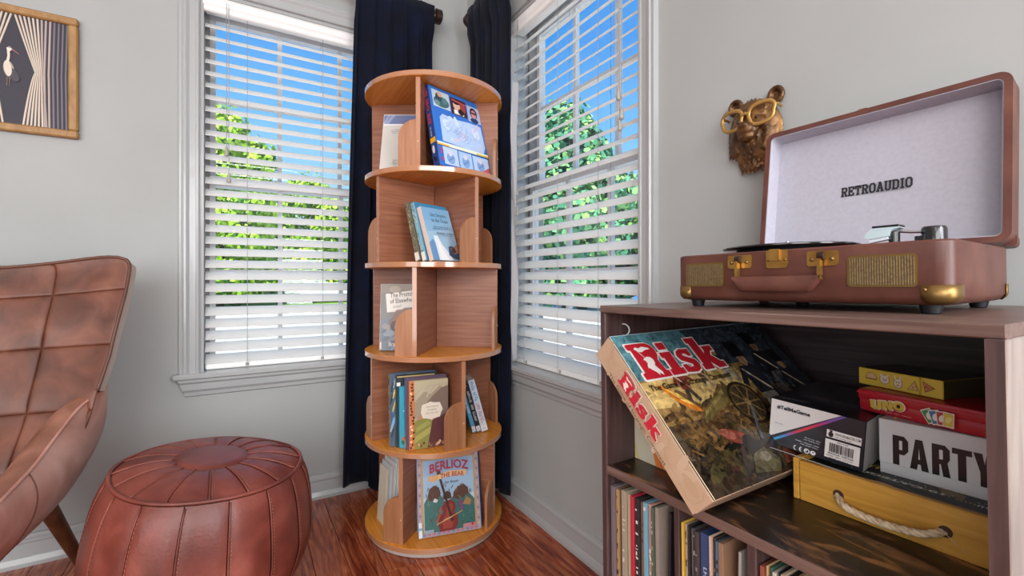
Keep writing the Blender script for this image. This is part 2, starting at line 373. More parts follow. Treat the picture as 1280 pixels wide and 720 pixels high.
    def build(s, name, parent, O, U, V, lift=4e-4, step=5e-5, material=None):
        O, U, V = Vector(O), Vector(U).normalized(), Vector(V).normalized(); N = U.cross(V).normalized()
        vs = []; fs = []; cols = []
        for k, (p, f, c) in enumerate(s.l):
            b = len(vs); vs += [O + U * x + V * y + N * (lift + step * k) for x, y in p]
            for q in f:
                q2 = tuple(b + i for i in q)
                a = sum(p[q[i]][0] * p[q[(i + 1) % len(q)]][1] - p[q[(i + 1) % len(q)]][0] * p[q[i]][1] for i in range(len(q)))
                fs.append(q2 if a >= 0 else q2[::-1]); cols.append((len(q), c))
        me = bpy.data.meshes.new(name); me.from_pydata([tuple(v) for v in vs], [], fs)
        ca = me.color_attributes.new('Col', 'FLOAT_COLOR', 'CORNER'); fl = []
        for n, c in cols: fl += [c[0], c[1], c[2], 1.] * n
        ca.data.foreach_set('color', fl); me.materials.append(material or M['print']); me.update()
        return link(name, me, parent)
def clip_rect(p, w, h):
    return [(min(max(x, 0), w), min(max(y, 0), h)) for x, y in p]

# ================================================================== THE ROOM
RX0, RY0, RH = -4.0, -4.5, 2.5
LWX0, LWX1 = -1.075, -.33          # window opening in the left wall, plane y = 0
RWY0, RWY1 = -1.114, -.40          # window opening in the right wall, plane x = 0
WZ0, WZ1 = .545, 1.955
def wall_with_hole(name, f, a0, a1, h0, h1, th=.16):
    m = MB()
    def bx(u0, u1, z0, z1): 
        p, q = f(u0, 0, z0), f(u1, th, z1); m.box([min(p[i], q[i]) for i in range(3)], [max(p[i], q[i]) for i in range(3)])
    bx(a0, h0, 0, RH); bx(h1, a1, 0, RH); bx(h0, h1, 0, WZ0); bx(h0, h1, WZ1, RH)
    return tag(m.build(name, M['wall']), kind='structure')
wall_with_hole('wall_left', lambda u, w, z: (u, w, z), RX0, .16, LWX0, LWX1)
wall_with_hole('wall_right', lambda u, w, z: (w, u, z), RY0, 0, RWY0, RWY1)
tag(MB().box((RX0 - .15, RY0, 0), (RX0, .16, RH)).build('wall_far', M['wall']), kind='structure')
tag(MB().box((RX0 - .15, RY0 - .15, 0), (.16, RY0, RH)).build('wall_rear', M['wall']), kind='structure')
tag(MB().box((RX0 - .15, RY0 - .15, RH), (.16, .16, RH + .1)).build('ceiling', M['ceil']), kind='structure')

# floor: separate boards running along y, end joints staggered
floor = tag(MB().box((RX0, RY0, -.06), (0, 0, -.016)).build('floor', C('2a1510', .8)), kind='structure')
PW = .094
_pl = {}
def plank_mesh(n):
    if n not in _pl:
        _pl[n] = MB().box((.0006, .0006, -.0155), (PW - .0006, n - .0006, 0), bev=.0012).mesh('plank', M['floor'])
    return _pl[n]
x = -PW
row = 0
while x > RX0 - PW:
    y = -random.choice([.35, .5, .62, .8, .98]); first = True; yy = 0.
    while yy > RY0:
        n = random.choice([.9, 1.1, 1.3, 1.5]) if not first else -y
        n = round(min(n, yy - RY0), 3)
        if n < .02: break
        w0 = max(x, RX0)
        link('plank', plank_mesh(n), floor, (x, yy - n, 0)); yy -= n; first = False
    x -= PW; row += 1

# baseboards with a cap moulding and a shoe moulding
BP = [(0, 0), (.019, 0), (.019, .012), (.014, .028), (.012, .03), (.012, .07), (.014, .074), (.014, .082), (.009, .088), (.008, .096), (0, .098)]
tag(MB().prism(BP, lambda d_, z, w: (w, -d_, z), RX0, -.002).build('baseboard_left', M['trim']), kind='structure')
tag(MB().prism(BP, lambda d_, z, w: (-d_, w, z), RY0, -.0).build('baseboard_right', M['trim']), kind='structure')

# windows: f(u, depth outward, z), u along the wall; u grows to the picture's right
def make_window(name, f, u0, u1, cols, cap_l=.06, cap_r=.06, sgn=1):
    win = thing(name, kind='structure')
    def bx(m, ua, ub, da, db, za, zb, mi=0, bev=0.):
        p, q = f(ua, da, za), f(ub, db, zb); m.box([min(p[i], q[i]) for i in range(3)], [max(p[i], q[i]) for i in range(3)], mi, bev); return m
    # casing legs and head with stepped profile
    CP = [(0, 0), (.0, .012), (.004, .015), (.010, .015), (.012, .011), (.030, .013), (.040, .019), (.046, .02), (.050, .016), (.0535, .018), (.06, .018), (.06, 0)]
    m = MB(); m.prism(CP, lambda a, d_, w: f(u0 - .06 * 0 - a * sgn * 1, -d_, w), WZ0 + .012, WZ1 + .062); m.build('casing', M['trim'], win)
    m = MB(); m.prism(CP, lambda a, d_, w: f(u1 + a * sgn, -d_, w), WZ0 + .012, WZ1 + .062); m.build('casing', M['trim'], win)
    m = MB(); m.prism(CP, lambda a, d_, w: f(w, -d_ - .0008, WZ1 + a), u0 - .06 * sgn, u1 + .06 * sgn); m.build('head_casing', M['trim'], win)
    bx(MB(), u0 - .078 * sgn, u1 + .078 * sgn, -.042, .05, WZ0 - .008, WZ0 + .012, bev=.005).build('sill', M['trim'], win)
    AP = [(.0, -.008), (.030, -.008), (.030, -.018), (.022, -.026), (.02, -.048), (.012, -.058), (.010, -.07), (.0, -.076)]
    m = MB(); n = len(AP)
    vs = []
    for k, (d_, z) in enumerate(AP):
        off = .064 - .022 * (-z - .008) / .068
        vs.append(f(u0 - off * sgn, -d_, WZ0 + z))
    for k, (d_, z) in enumerate(AP):
        off = .064 - .022 * (-z - .008) / .068
        vs.append(f(u1 + off * sgn, -d_, WZ0 + z))
    m.add(vs, [list(range(n)), list(range(n, 2 * n))[::-1]] + [[i, (i + 1) % n, n + (i + 1) % n, n + i] for i in range(n)]); m.build('apron', M['trim'], win)
    # jamb liners and tracks
    for (ua, ub) in ((u0, u0 + .012 * sgn), (u1 - .012 * sgn, u1)):
        bx(MB(), ua, ub, .0, .155, WZ0, WZ1).build('jamb', M['trim'], win)
    for (ua, ub) in ((u0 + .012 * sgn, u0 + .026 * sgn), (u1 - .026 * sgn, u1 - .012 * sgn)):
        bx(MB(), ua, ub, .082, .15, WZ0 + .012, WZ1 - .012).build('track', M['track'], win)
    bx(MB(), u0, u1, .0, .155, WZ1 - .012, WZ1).build('head_jamb', M['trim'], win)
    zm = 1.275
    for nm, z0, z1, dd in (('lower_sash', WZ0 + .012, zm + .018, .085), ('upper_sash', zm - .018, WZ1 - .012, .118)):
        s = thing(nm); s.parent = win
        a, b = u0 + .022 * sgn, u1 - .022 * sgn
        m = MB(); st = .022
        bx(m, a, a + st * sgn, dd, dd + .03, z0, z1); bx(m, b - st * sgn, b, dd, dd + .03, z0, z1)
        bx(m, a + st * sgn, b - st * sgn, dd, dd + .03, z0, z0 + .036); bx(m, a + st * sgn, b - st * sgn, dd, dd + .03, z1 - .036, z1)
        m.build('sash_frame', M['sash'], s)
        g0, g1 = a + st * sgn, b - st * sgn
        for k in range(1, 3):
            uc = cols[k - 1]
            bx(MB(), uc - .008, uc + .008, dd + .006, dd + .024, z0 + .036, z1 - .036).build('muntin', M['sash'], s)
        zc = (z0 + z1) / 2
        es = [g0, cols[0], cols[1], g1]
        for k in range(3):
            bx(MB(), es[k] + (.008 * sgn if k else 0), es[k + 1] - (.008 * sgn if k < 2 else 0), dd + .006, dd + .024, zc - .008, zc + .008).build('muntin', M['sash'], s)
        for k in range(3):
            for (za, zb) in ((z0 + .036, zc), (zc, z1 - .036)):
                bx(MB(), es[k], es[k + 1], dd + .013, dd + .016, za, zb).build('pane', M['glass'], s)
    return win
fL = lambda u, d_, z: (u, d_, z)
fR = lambda u, d_, z: (d_, u, z)
make_window('window_1', fL, LWX0, LWX1, (-.8064, -.5677), sgn=1)
make_window('window_2', fR, RWY1, RWY0, (-.667, -.890), sgn=-1)

# ------------------------------------------------------------------ venetian blinds
_SL = {}
def make_blind(label, f, u0, u1, sgn, ladders, cords, tilt):
    b = thing('window_blind', label, 'blind', Matrix.Translation(f((u0 + u1) / 2, .035, WZ0 + .012)), group='white slatted window blinds')
    inv = b.matrix_world.inverted()
    W = abs(u1 - u0) - .03; uc = (u0 + u1) / 2
    g = lambda u, d_, z: inv @ Vector(f(u, d_, z))
    def bx(m, ua, ub, da, db, za, zb, bev=0.):
        p, q = g(ua, da, za), g(ub, db, zb); return m.box([min(p[i], q[i]) for i in range(3)], [max(p[i], q[i]) for i in range(3)], 0, bev)
    ua, ub = uc - W / 2 * sgn, uc + W / 2 * sgn
    bx(MB(), ua, ub, .012, .06, WZ1 - .058, WZ1 - .013, .003).build('headrail', M['blind'], b)
    vp = [(.0, 0), (-.006, .004), (-.006, .018), (-.012, .026), (-.012, .046), (-.004, .058), (.004, .058), (.004, 0)]
    MB().prism(vp, lambda d_, z, w: g(w, d_ + .008, WZ1 - .071 + z), ua - .006 * sgn, ub + .006 * sgn).build('valance', M['blind'], b)
    # slat: slightly crowned strip, 50 mm
    n = 6; th = .0028; cs = []
    for k in range(n + 1):
        t = k / n - .5; cs.append((t * .05, .0035 * (1 - 4 * t * t)))
    prof = cs + [(p, q - th) for p, q in cs[::-1]]
    ct, stt = math.cos(tilt), math.sin(tilt)
    prof = [(p * ct - q * stt, p * stt + q * ct) for p, q in prof]     # p outward, q up: outer edge high
    base = f(uc, .035, 0); z0, pitch = WZ0 + .052, .0446
    sm = MB().prism(prof, lambda p, q, w: Vector(f(uc + w, .035 + p, q)) - Vector(f(uc, .035, 0)), -W / 2, W / 2).mesh('slat', M['slat'], smooth=True)
    k = 0; zz = z0
    while zz < WZ1 - .09:
        link('slat', sm, b, Matrix.Translation(inv @ Vector(f(uc, .035, zz)))); zz += pitch
    bx(MB(), ua, ub, .018, .052, WZ0 + .0135, WZ0 + .034, .004).build('bottom_rail', M['blind'], b)
    for u in ladders:
        m = MB()
        for dd in (.0075, .060): m.tube([g(u, dd, WZ0 + .02), g(u, dd, WZ1 - .06)], .0009, 5)
        m.build('ladder_cord', M['cord'], b)
        m = MB(); bx(m, u - .006, u + .006, .0165, .019, WZ0 + .018, WZ0 + .030, .002); m.build('cord_button', M['tassel'], b)
    for (u, zt) in cords:
        c = MB().tube([g(u, -.004, WZ1 - .03), g(u, -.008, (zt + WZ1) / 2), g(u, -.008, zt + .02)], .0011, 5).build('pull_cord', M['cord'], b)
        MB().lathe([(.002, .03), (.0045, .024), (.005, .012), (.0075, .002), (.0075, -.004), (.004, -.008)], 12, f=lambda x_, y_, z_, u=u, zt=zt: g(u, -.008, zt) + Vector((x_, y_, z_))).build('tassel', M['tassel'], c, smooth=True)
    return b
make_blind('white slatted blind in the window left of the round bookcase', fL, LWX0, LWX1, 1, (-.925, -.655, -.42), ((-.992, 1.36), (-.985, 1.262)), math.radians(35.5))
make_blind('white slatted blind in the window right of the round bookcase', fR, RWY1, RWY0, -1, (-.50, -.72, -.93), ((-1.035, 1.42), (-1.047, 1.36), (-1.04, 1.33), (-.472, 1.235), (-.470, 1.155)), math.radians(35.5))

# ------------------------------------------------------------------ curtains, rods
def curtain(name, label, f, s0, s1, pleats, ztop, zbot, amp=.026, spread=1., lift=None, lining=None, flare=None, dc=.09):
    """f(s, depth from wall, z); folds across s, pleats tighter at the top"""
    t = thing(name, label, 'curtain', Matrix.Translation(f((s0 + s1) / 2, .09, zbot)), group='navy curtains on the corner windows')
    inv = t.matrix_world.inverted(); nu, nv = 150, 40
    def surf(u, v, side=0):
        h = 1 - v                                            # v = 0 bottom, 1 top
        n1 = mnoise.noise(Vector((u * 7 + s0 * 9, h * 1.1, 1.3))); n2 = mnoise.noise(Vector((u * 15 + s0 * 5, h * 2.2, 4.1)))
        ph = u * pleats * 2 * PI + 1.6 * n1 + .5 * math.sin(h * 3 + u * 4)
        a = amp * (.75 + .5 * n2)
        d_ = dc + a * (.62 * math.sin(ph) + .75 * n1 + .28 * n2) + amp * .16 * mnoise.noise(Vector((u * 26, h * 7, 9.)))
        lo, hi = (s0, s1) if flare is None else (s0 + flare[0] * h, s1 + flare[1] * h)
        s = lo + (hi - lo) * u + .012 * math.cos(ph) 
        z = zbot + (ztop - zbot) * v
        if lift: z, d_ = lift(u, v, z, d_)
        if v > .93: d_ = d_ + (dc + .014 + .004 * math.sin(ph) - d_) * min(1, (v - .93) / .02)
        return inv @ Vector(f(s, d_ + side, z))
    m = MB().grid(lambda u, v: surf(u, v), nu, nv); off = MB().grid(lambda u, v: surf(u, v, -.004), nu, nv)
    o = m.build('cloth', M['curtain'], t, smooth='all', fix=False)
    so = o.modifiers.new('thickness', 'SOLIDIFY'); so.thickness = .0035; so.offset = 0
    if lining:
        MB().grid(lambda u, v: inv @ Vector(f(lining(v) + (.001 + .013 * max(0, math.sin(PI * min(1, max(0, (v - .12) / .70))))) * u * (1 if s1 > s0 else -1), dc - .004 + .006 * math.sin(v * 9 + u * 3) - .018 * u, zbot + (ztop - zbot) * (.26 + .52 * v))), 6, 30).build('lining', M['lining'], t, smooth='all')
    return t
def liftL(u, v, z, d_):
    k = max(0, min(1, (u - .28) / .1)) * (1 - v) ** 2
    return z - .052 * k * (1 if v < .5 else 0) * 1, d_ + .03 * k
curtain('curtain', 'navy velvet curtain panel on the left wall, left of the bookcase top', lambda s, d_, z: (s, -d_, z), -.555, -.215, 5, 2.108, .062, lift=liftL, flare=(-.052, .0))
curtain('curtain', 'navy velvet curtain panel on the right wall, its pale lining showing', lambda s, d_, z: (-d_, s, z), -.150, -.505, 5, 2.108, .05, amp=.014, dc=.052, lining=lambda v: -.508 + .012 * math.sin(v * 3.1) + .004 * math.sin(v * 17), flare=(.0, .012))
def rod(label, f, a, b, end, dc=.09):
    t = thing('curtain_rod', label, 'curtain rod', Matrix.Translation(f(a, dc, 2.07)))
    inv = t.matrix_world.inverted(); g = lambda s, d_, z: inv @ Vector(f(s, d_, z))
    MB().tube([g(a, dc, 2.07), g(b, dc, 2.07)], .009, 14).build('pole', M['bronze'], t, smooth=True)
    e = 1 if end > 0 else -1
    MB().tube([g(a, dc, 2.07), g(a + .006 * e, dc, 2.07), g(a + .009 * e, dc, 2.07), g(a + .034 * e, dc, 2.07), g(a + .038 * e, dc, 2.07)], [.016, .02, .031, .031, .026], 20).build('finial', M['bronze'], t, smooth=True)
    br = b - .03 * e * -1 if False else (b + .04 * e)
    for s in (a - .10 * e, b + .05 * e):
        MB().tube([g(s, .0, 2.045), g(s, .05, 2.045), g(s, dc - .008, 2.055), g(s, dc, 2.0605)], .005, 8).build('bracket', M['bronze'], t, smooth=True)
rod('dark bronze curtain rod end with round finial above the left curtain', lambda s, d_, z: (s, -d_, z), -.212, -1.36, 1)
rod('dark bronze curtain rod almost hidden in the right curtain', lambda s, d_, z: (-d_, s, z), -.160, -1.38, 1, dc=.052)

# ------------------------------------------------------------------ framed picture
pic = thing('framed_picture', 'oak framed print of a white stork between striped curtains', 'picture', (-1.40, 0, 1.35), group=None)
PX0, PZ1 = -.46, .388
for nm, a, b in (('frame_bar', (PX0, -.022, 0), (0, 0, .024)), ('frame_bar', (PX0, -.022, PZ1 - .024), (0, 0, PZ1)), ('frame_bar', (PX0, -.022, .0242), (PX0 + .024, 0, PZ1 - .0242)), ('frame_bar', (-.024, -.022, .0242), (0, 0, PZ1 - .0242))):
    MB().box(a, b, bev=.004).build(nm, M['frame'], pic)
MB().box((PX0 + .022, -.010, .022), (-.022, -.001, PZ1 - .022)).build('backing', C('2b2730', .7), pic)
a = Art(); PW_, PH_ = -PX0 - .048, PZ1 - .048
a.rect(0, 0, PW_, PH_, '2e2b38')
cx = PW_ - .137; apx = PW_ - .126; piv = (PW_ - .078, PH_ * .50)
def fold(mx):
    X = (lambda q: q) if not mx else (lambda q: 2 * apx - q)
    n = 13
    for k in range(n):
        t = k / (n - 1); xt = apx + .004 + t * .119
        if k < 7: xm = piv[0] + t * .034; xb = piv[0] - .026 + t * .105
        else: xm = xt - .004; xb = xt - .002
        P = []
        for j in range(19):
            v = j / 18; zc = piv[1] / PH_
            if v > zc: q = (v - zc) / (1 - zc); xx = xm + (xt - xm) * (q ** 1.0 if k < 7 else q)
            else: q = 1 - v / zc; xx = xm + (xb - xm) * q ** .75
            P.append((min(max(X(xx), .0005), PW_ - .0005), v * PH_))
        tp = [1. if k >= 7 else .38 + .62 * min(1, abs(p[1] / PH_ - .5) / .30) for p in P]
        a.stroke(P, .0050 if k < 10 else .0036, 'cdbfae' if k < 6 else ('ab9c96' if k < 9 else '70696f'), taper=tp)
        a.stroke([(p[0] + .0018, p[1]) for p in P], .0011, '8f8078' if k < 9 else '58525c', taper=tp)
fold(False); fold(True)
# stork
BY = .045
a.ell(cx + .002, .122 + BY, .012, .026, '9a8f86', rot=.12); a.ell(cx + .010, .108 + BY, .012, .024, '423d45', rot=.5); a.ell(cx, .124 + BY, .0085, .024, 'd2c7b7', rot=.1)
a.stroke([(cx - .001, .142 + BY), (cx + .002, .162 + BY), (cx + .001, .180 + BY)], .0058, 'd8cebe'); a.ell(cx + .003, .184 + BY, .0056, .0066, 'e2dacc'); a.stroke([(cx - .001, .1885 + BY), (cx + .007, .1875 + BY)], .0018, '2a2730')
a.stroke([(cx + .008, .185 + BY), (cx + .025, .172 + BY)], .0032, 'b0705c', taper=[1, .3]); a.stroke([(cx - .001, .098 + BY), (cx - .002, .07 + BY)], .0014, '8a6a5a'); a.stroke([(cx + .004, .098 + BY), (cx + .004, .07 + BY)], .0014, '8a6a5a')
a.build('print', pic, (PX0 + .024, -.0105, .024), (1, 0, 0), (0, 0, 1), material=M['print_matte'])

# ================================================================== OUTSIDE
GZ = -.75
tag(MB().box((-70, .9, GZ - .3), (120, 150, GZ)).build('ground_lawn', M['lawn']), kind='structure')
tag(MB().box((-60, 1.1, GZ), (70, 24.5, GZ + .02)).build('ground_drive', M['drive']), kind='structure')  # near edge extended up to the house to bounce light onto the blinds
tag(MB().box((-60, 24.5, GZ), (70, 25.0, GZ + .12)).build('ground_kerb', C('b7b2a8', .9)), kind='structure')
tag(MB().box((1.0, -40, GZ), (26, 1.1, GZ + .02)).build('ground_side_drive', M['drive']), kind='structure')  # unseen paving, brought close to the window to brighten its blind
tag(MB().box((26, -90, GZ - .3), (120, .9, GZ)).build('ground_side_lawn', M['lawn']), kind='structure')

def leaf_mat(name, cols):
    m = mat(name, cols[0], .6, spec=.2); b = m.node_tree.nodes['Principled BSDF']; at = nd(m, 'ShaderNodeAttribute', attribute_name='Col')
    rp = nd(m, 'ShaderNodeValToRGB'); m.node_tree.links.new(at.outputs['Fac'], rp.inputs[0]); els = rp.color_ramp.elements; els.new(.5)
    for k, c in enumerate(cols): els[k].position = k / 2; els[k].color = (*lin(c), 1)
    m.node_tree.links.new(rp.outputs[0], b.inputs['Base Color']); b.inputs['Subsurface Weight'].default_value = 0
    return m
LEAF = {'lime': leaf_mat('leaf_lime', ['6a9c20', 'aed83e', 'e0f470']), 'green': leaf_mat('leaf_green', ['437a30', '76b048', 'b2dc6c']), 'teal': leaf_mat('leaf_bluish', ['3c7a62', '62a87e', 'b2dc7c']), 'dark': leaf_mat('leaf_dark', ['1f3f2e', '2f5a3c', '4d7d4c'])}
def tree(name, label, x, y, h, r, kind, n=2600, cb=.12, trunk=.2, leaf=.42, squash=1.):
    t = thing(name, label, 'tree', (x, y, GZ))
    R = random.Random(int(x * 31 + y * 17) & 9999)
    zc0 = h * cb; ch = h - zc0
    MB().tube([(0, 0, 0), (.05, .02, zc0 + ch * .25), (0, .05, zc0 + ch * .6)], [trunk, trunk * .8, trunk * .3], 8).build('trunk', M['bark'], t, smooth=True)
    lobes = []; NL = 34
    for k in range(NL):
        v = (k + .5) / NL; rr = r * (1 - max(0, (v - .45) / .55) ** 2.2 * .86) * min(1, .62 + v * .9); a_ = k * 2.399 + R.uniform(-.4, .4); q = R.uniform(.35, .85)
        lr = r * R.uniform(.22, .36)
        lobes.append((Vector((math.cos(a_) * max(0, rr - lr * .7) * q, math.sin(a_) * max(0, rr - lr * .7) * q, zc0 + (ch - lr) * v + lr * .2)), lr))
    vs = []; fs = []; cs = []
    for k in range(n):
        c, lr = lobes[R.randrange(len(lobes))]
        dv = Vector((R.gauss(0, 1), R.gauss(0, 1), R.gauss(0, 1))).normalized(); p = c + dv * lr * R.uniform(.55, 1.02)
        if p.z < zc0 * .6: p.z = zc0 * .6 + R.uniform(0, .5)
        nn = (dv + Vector((R.uniform(-.6, .6), R.uniform(-.6, .6), R.uniform(-.2, .8)))).normalized(); u = nn.orthogonal().normalized(); w = nn.cross(u); s = leaf * R.uniform(.6, 1.3)
        b = len(vs)
        for (da, db) in ((-1, -.2), (-.2, -.8), (.9, -.1), (.3, .7), (-.5, .6)): vs.append(p + u * da * s * .5 + w * db * s * .5)
        fs.append((b, b + 1, b + 2, b + 3, b + 4)); cs.append(R.random())
    me = bpy.data.meshes.new('foliage'); me.from_pydata([tuple(v) for v in vs], [], fs)
    ca = me.color_attributes.new('Col', 'FLOAT_COLOR', 'CORNER'); fl = []
    for c in cs: fl += [c, c, c, 1.] * 5
    ca.data.foreach_set('color', fl); me.materials.append(LEAF[kind]); tag(link('foliage', me, t), kind='stuff')
    m = MB()
    for c, lr in lobes[::2]:
        bm = bmesh.new(); bmesh.ops.create_icosphere(bm, subdivisions=1, radius=lr * .80)
        m.add([v.co + c for v in bm.verts], [[v.index for v in f.verts] for f in bm.faces]); bm.free()
    tag(m.build('inner_crown', LEAF['dark'] if kind != 'lime' else LEAF['green'], t), kind='stuff')
    return t
cx_, cy_ = -.949, -2.006
_d = (.5135, .8581); _r = (.8581, -.5135)
# world positions of the trees (x, y)
TREES = [('tree', 'yellow-green leafy tree seen through the left end of the left window', -2.0, 31.0, 12.4, 5.0, 'lime', 17000),
         ('tree', 'bright green broad tree low in the middle of the left window', 4.6, 44.5, 11.6, 6.4, 'lime', 13000),
         ('tree', 'green tree beside the curtain low in the left window', 14.6, 42.5, 11.0, 6.0, 'green', 11000),
         ('tree', 'dark green tree left of the bright one, low in the left window', -6.6, 48.5, 12.4, 6.6, 'green', 11000),
         ('tree', 'bluish green tall tree in the middle of the right window', 13.6, 16.9, 11.0, 4.4, 'teal', 19000),
         ('tree', 'bluish green tree at the left end of the right window', 13.0, 27.0, 11.4, 4.6, 'teal', 12000),
         ('tree', 'light green tree low at the right end of the right window', 22.4, 15.6, 10.6, 4.6, 'green', 13000),
         ('tree', 'dark bluish tree far back low in the right window', 28.0, 26.0, 10.2, 6.0, 'dark', 9000),
         ('tree', 'dark green tree hidden mostly by the bookcase between the windows', 23.0, 37.0, 10.0, 4.2, 'dark', 4000)]
for nm, lb, x, y, h, r_, k, n in TREES: tree(nm, lb, x, y, h, r_, k, n, cb=.05, leaf=.36 if n > 9500 else .5)
def hedge(label, x0, x1, y, h):
    t = tag(thing('hedge', label, 'hedge', ((x0 + x1) / 2, y, GZ)))
    R = random.Random(int(y * 10)); vs = []; fs = []; cs = []
    L_ = abs(x1 - x0)
    for k in range(2600):
        p = Vector((R.uniform(-L_ / 2, L_ / 2), -abs(R.gauss(0, .6)), R.uniform(0, h * (1 + .25 * math.sin(k))))); s = R.uniform(.35, .8); b = len(vs)
        for (da, db) in ((-1, -.2), (-.2, -.8), (.9, -.1), (.3, .7), (-.5, .6)): vs.append(p + Vector((da * s * .5, R.uniform(-.15, .15), db * s * .5)))
        fs.append((b, b + 1, b + 2, b + 3, b + 4)); cs.append(R.random())
    me = bpy.data.meshes.new('foliage'); me.from_pydata([tuple(v) for v in vs], [], fs); ca = me.color_attributes.new('Col', 'FLOAT_COLOR', 'CORNER'); fl = []
    for c in cs: fl += [c, c, c, 1.] * 5
    ca.data.foreach_set('color', fl); me.materials.append(LEAF['dark']); tag(link('foliage', me, t), kind='stuff')
    MB().box((-L_ / 2, 0, 0), (L_ / 2, .8, h * .8)).build('hedge_core', LEAF['dark'], t)
hedge('long dark hedge along the far edge of the lawn', -16, 40, 54, 3.8)
def car(label, x, y, yaw, body):
    t = thing('car', label, 'car', Matrix.Translation((x, y, GZ + .02)) @ Matrix.Rotation(yaw, 4, 'Z'))
    prof = [(-2.2, .28), (-2.25, .75), (-1.75, .92), (-1.1, 1.42), (.6, 1.45), (1.2, .98), (2.1, .84), (2.25, .5), (2.2, .28)]
    MB().prism(prof, lambda p, q, w: (p, w, q), -.85, .85).build('body', C(body, .25, .6), t)
    for s in (-.853, .853):
        MB().prism([(-1.45, .95), (-1.02, 1.34), (-.3, 1.36), (-.3, .95)], lambda p, q, w: (p, w, q), s - .004, s + .004).build('side_window', C('1a2026', .1), t)
        MB().prism([(-.2, .95), (-.2, 1.36), (.52, 1.37), (1.0, .97)], lambda p, q, w: (p, w, q), s - .004, s + .004).build('side_window', C('1a2026', .1), t)
        for px_ in (-1.35, 1.35):
            MB().tube([(px_, s - .06, .32), (px_, s + .06, .32)], .32, 16).build('wheel', C('15161a', .6), t)
car('white car parked at the lawn edge, seen low in the left window', 4.8, 34, .1, 'e6e8ea')
car('dark car parked left of the white car beyond the lawn', -1.6, 35.5, .05, '2b3038')
car('small blue car at the far left beyond the lawn', -8.6, 40.5, .0, '3f6a9a')
car('blue car parked beyond the right window', 18.0, 13.2, -1.0, '4f7fae')
car('silver car parked behind the blue one beyond the right window', 22.5, 10.5, -1.0, 'c9d0d6')

# ================================================================== ROUND BOOKCASE
BC = Vector((-.3273, -.408, 0))
bcase = thing('rotating_bookcase', 'tall round brown wooden revolving bookcase with five tiers in the corner', 'bookcase', BC)
ZD = [.028, .331, .637, .942, 1.248, 1.553]     # mid heights of the six discs
RD = .248; TD = .0085
for k, z in enumerate(ZD):
    MB().lathe([(RD - .0012, -TD), (RD, -TD + .0012), (RD, TD - .0012), (RD - .0012, TD)], 72).build('shelf_disc', M['shelf'], bcase, (0, 0, z), smooth=True)
    eb = MB(); n = 72
    eb.grid(lambda u, v: ((RD + .0008) * math.cos(2 * PI * u), (RD + .0008) * math.sin(2 * PI * u), z + (v * 2 - 1) * (TD - .001)), n, 2, closeu=True)
    eb.build('edge_band', M['band'], bcase, smooth='all')
MB().lathe([(RD - .02, 0), (RD - .012, .002), (RD - .008, .019)], 64).build('plinth', M['plinth'], bcase, smooth=True)
tier_deg = {4: -124.3, 3: -74.8, 2: -127.2, 1: -87.8, 0: -138.7}
_parts = {}
for ti, deg in tier_deg.items():
    zb, zt = ZD[ti] + TD, ZD[ti + 1] - TD; H = zt - zb
    for q in range(4):
        ang = math.radians(deg + 90 * q); Mx = Matrix.Translation((0, 0, zb)) @ Matrix.Rotation(ang, 4, 'Z')
        key = ('p', round(H, 3))
        if key not in _parts: _parts[key] = MB().box((.008, -.0075, .0), (.234, .0075, H), bev=.001).mesh('divider_panel', M['panel'])
        p = link('divider_panel', _parts[key], bcase, Mx)
        key = ('e', round(H, 3))
        if key not in _parts: _parts[key] = MB().box((.2341, -.0073, .0005), (.2352, .0073, H - .0005)).mesh('edge_band', M['band'])
        link('edge_band', _parts[key], p)
        if 'screw' not in _parts: _parts['screw'] = MB().tube([(.235, 0, 0), (.2362, 0, 0)], .0026, 10).mesh('screw_cap', M['screw'])
        link('screw_cap', _parts['screw'], p, (0, 0, H * .28))
        if 'stop' not in _parts:
            poly = [(0, 0), (.0, .152)] + [(.058 * math.sin(a_ * PI / 16), .094 + .058 * math.cos(a_ * PI / 16)) for a_ in range(0, 9)] + [(.058, 0)]
            poly = [poly[0]] + poly[2:]
            _parts['stop'] = MB().prism(poly, lambda u, v, w: (w, -.0076 - u, v), .224, .2335).mesh('stop_board', M['stop'])
        link('stop_board', _parts['stop'], bcase, Mx)

# ------------------------------------------------------------------ books
def book(label, x, y, zs, yaw, lean, w, h, th, cover, spine=None, pages='e0dacd', group='books in the round bookcase', back=None, roll=0.):
    """front cover looks along local -y, spine at local x = 0; leans backward"""
    MM = Matrix.Translation((x, y, zs + th * math.sin(max(lean, 0)) + .0005)) @ Matrix.Rotation(yaw, 4, 'Z') @ Matrix.Rotation(-lean, 4, 'X')
    t = thing('book', label, 'book', MM, group=group)
    c = .0022
    m = MB(); m.box((0, 0, 0), (w, c, h), 0, .0006); m.box((0, th - c, 0), (w, th, h), 0, .0006); m.box((-.0006, .0002, 0.0002), (c, th - .0002, h - .0002), 1, .0006)
    m.build('cover', [C(cover, .35, .2), C(spine or cover, .4, .1)], t)
    MB().box((c, c + .0001, .003), (w - .004, th - c - .0001, h - .003)).build('pages', M['paper'], t)
    t['_w'] = w; del t['_w']
    return t
def front(art, b, name='cover_print'): return art.build(name, b, (0, 0, 0), (1, 0, 0), (0, 0, 1), lift=3e-4)
def spine_art(art, b, th, name='spine_print'): return art.build(name, b, (-.0006, th, 0), (0, -1, 0), (0, 0, 1), lift=3e-4)
rho = (.8581, -.5135); dep = (.5135, .8581)
def at(p, t): return (BC.x + p * rho[0] - t * dep[0], BC.y + p * rho[1] - t * dep[1])
S1, S2, S3, S4, S5 = [ZD[k] + TD for k in (4, 3, 2, 1, 0)]

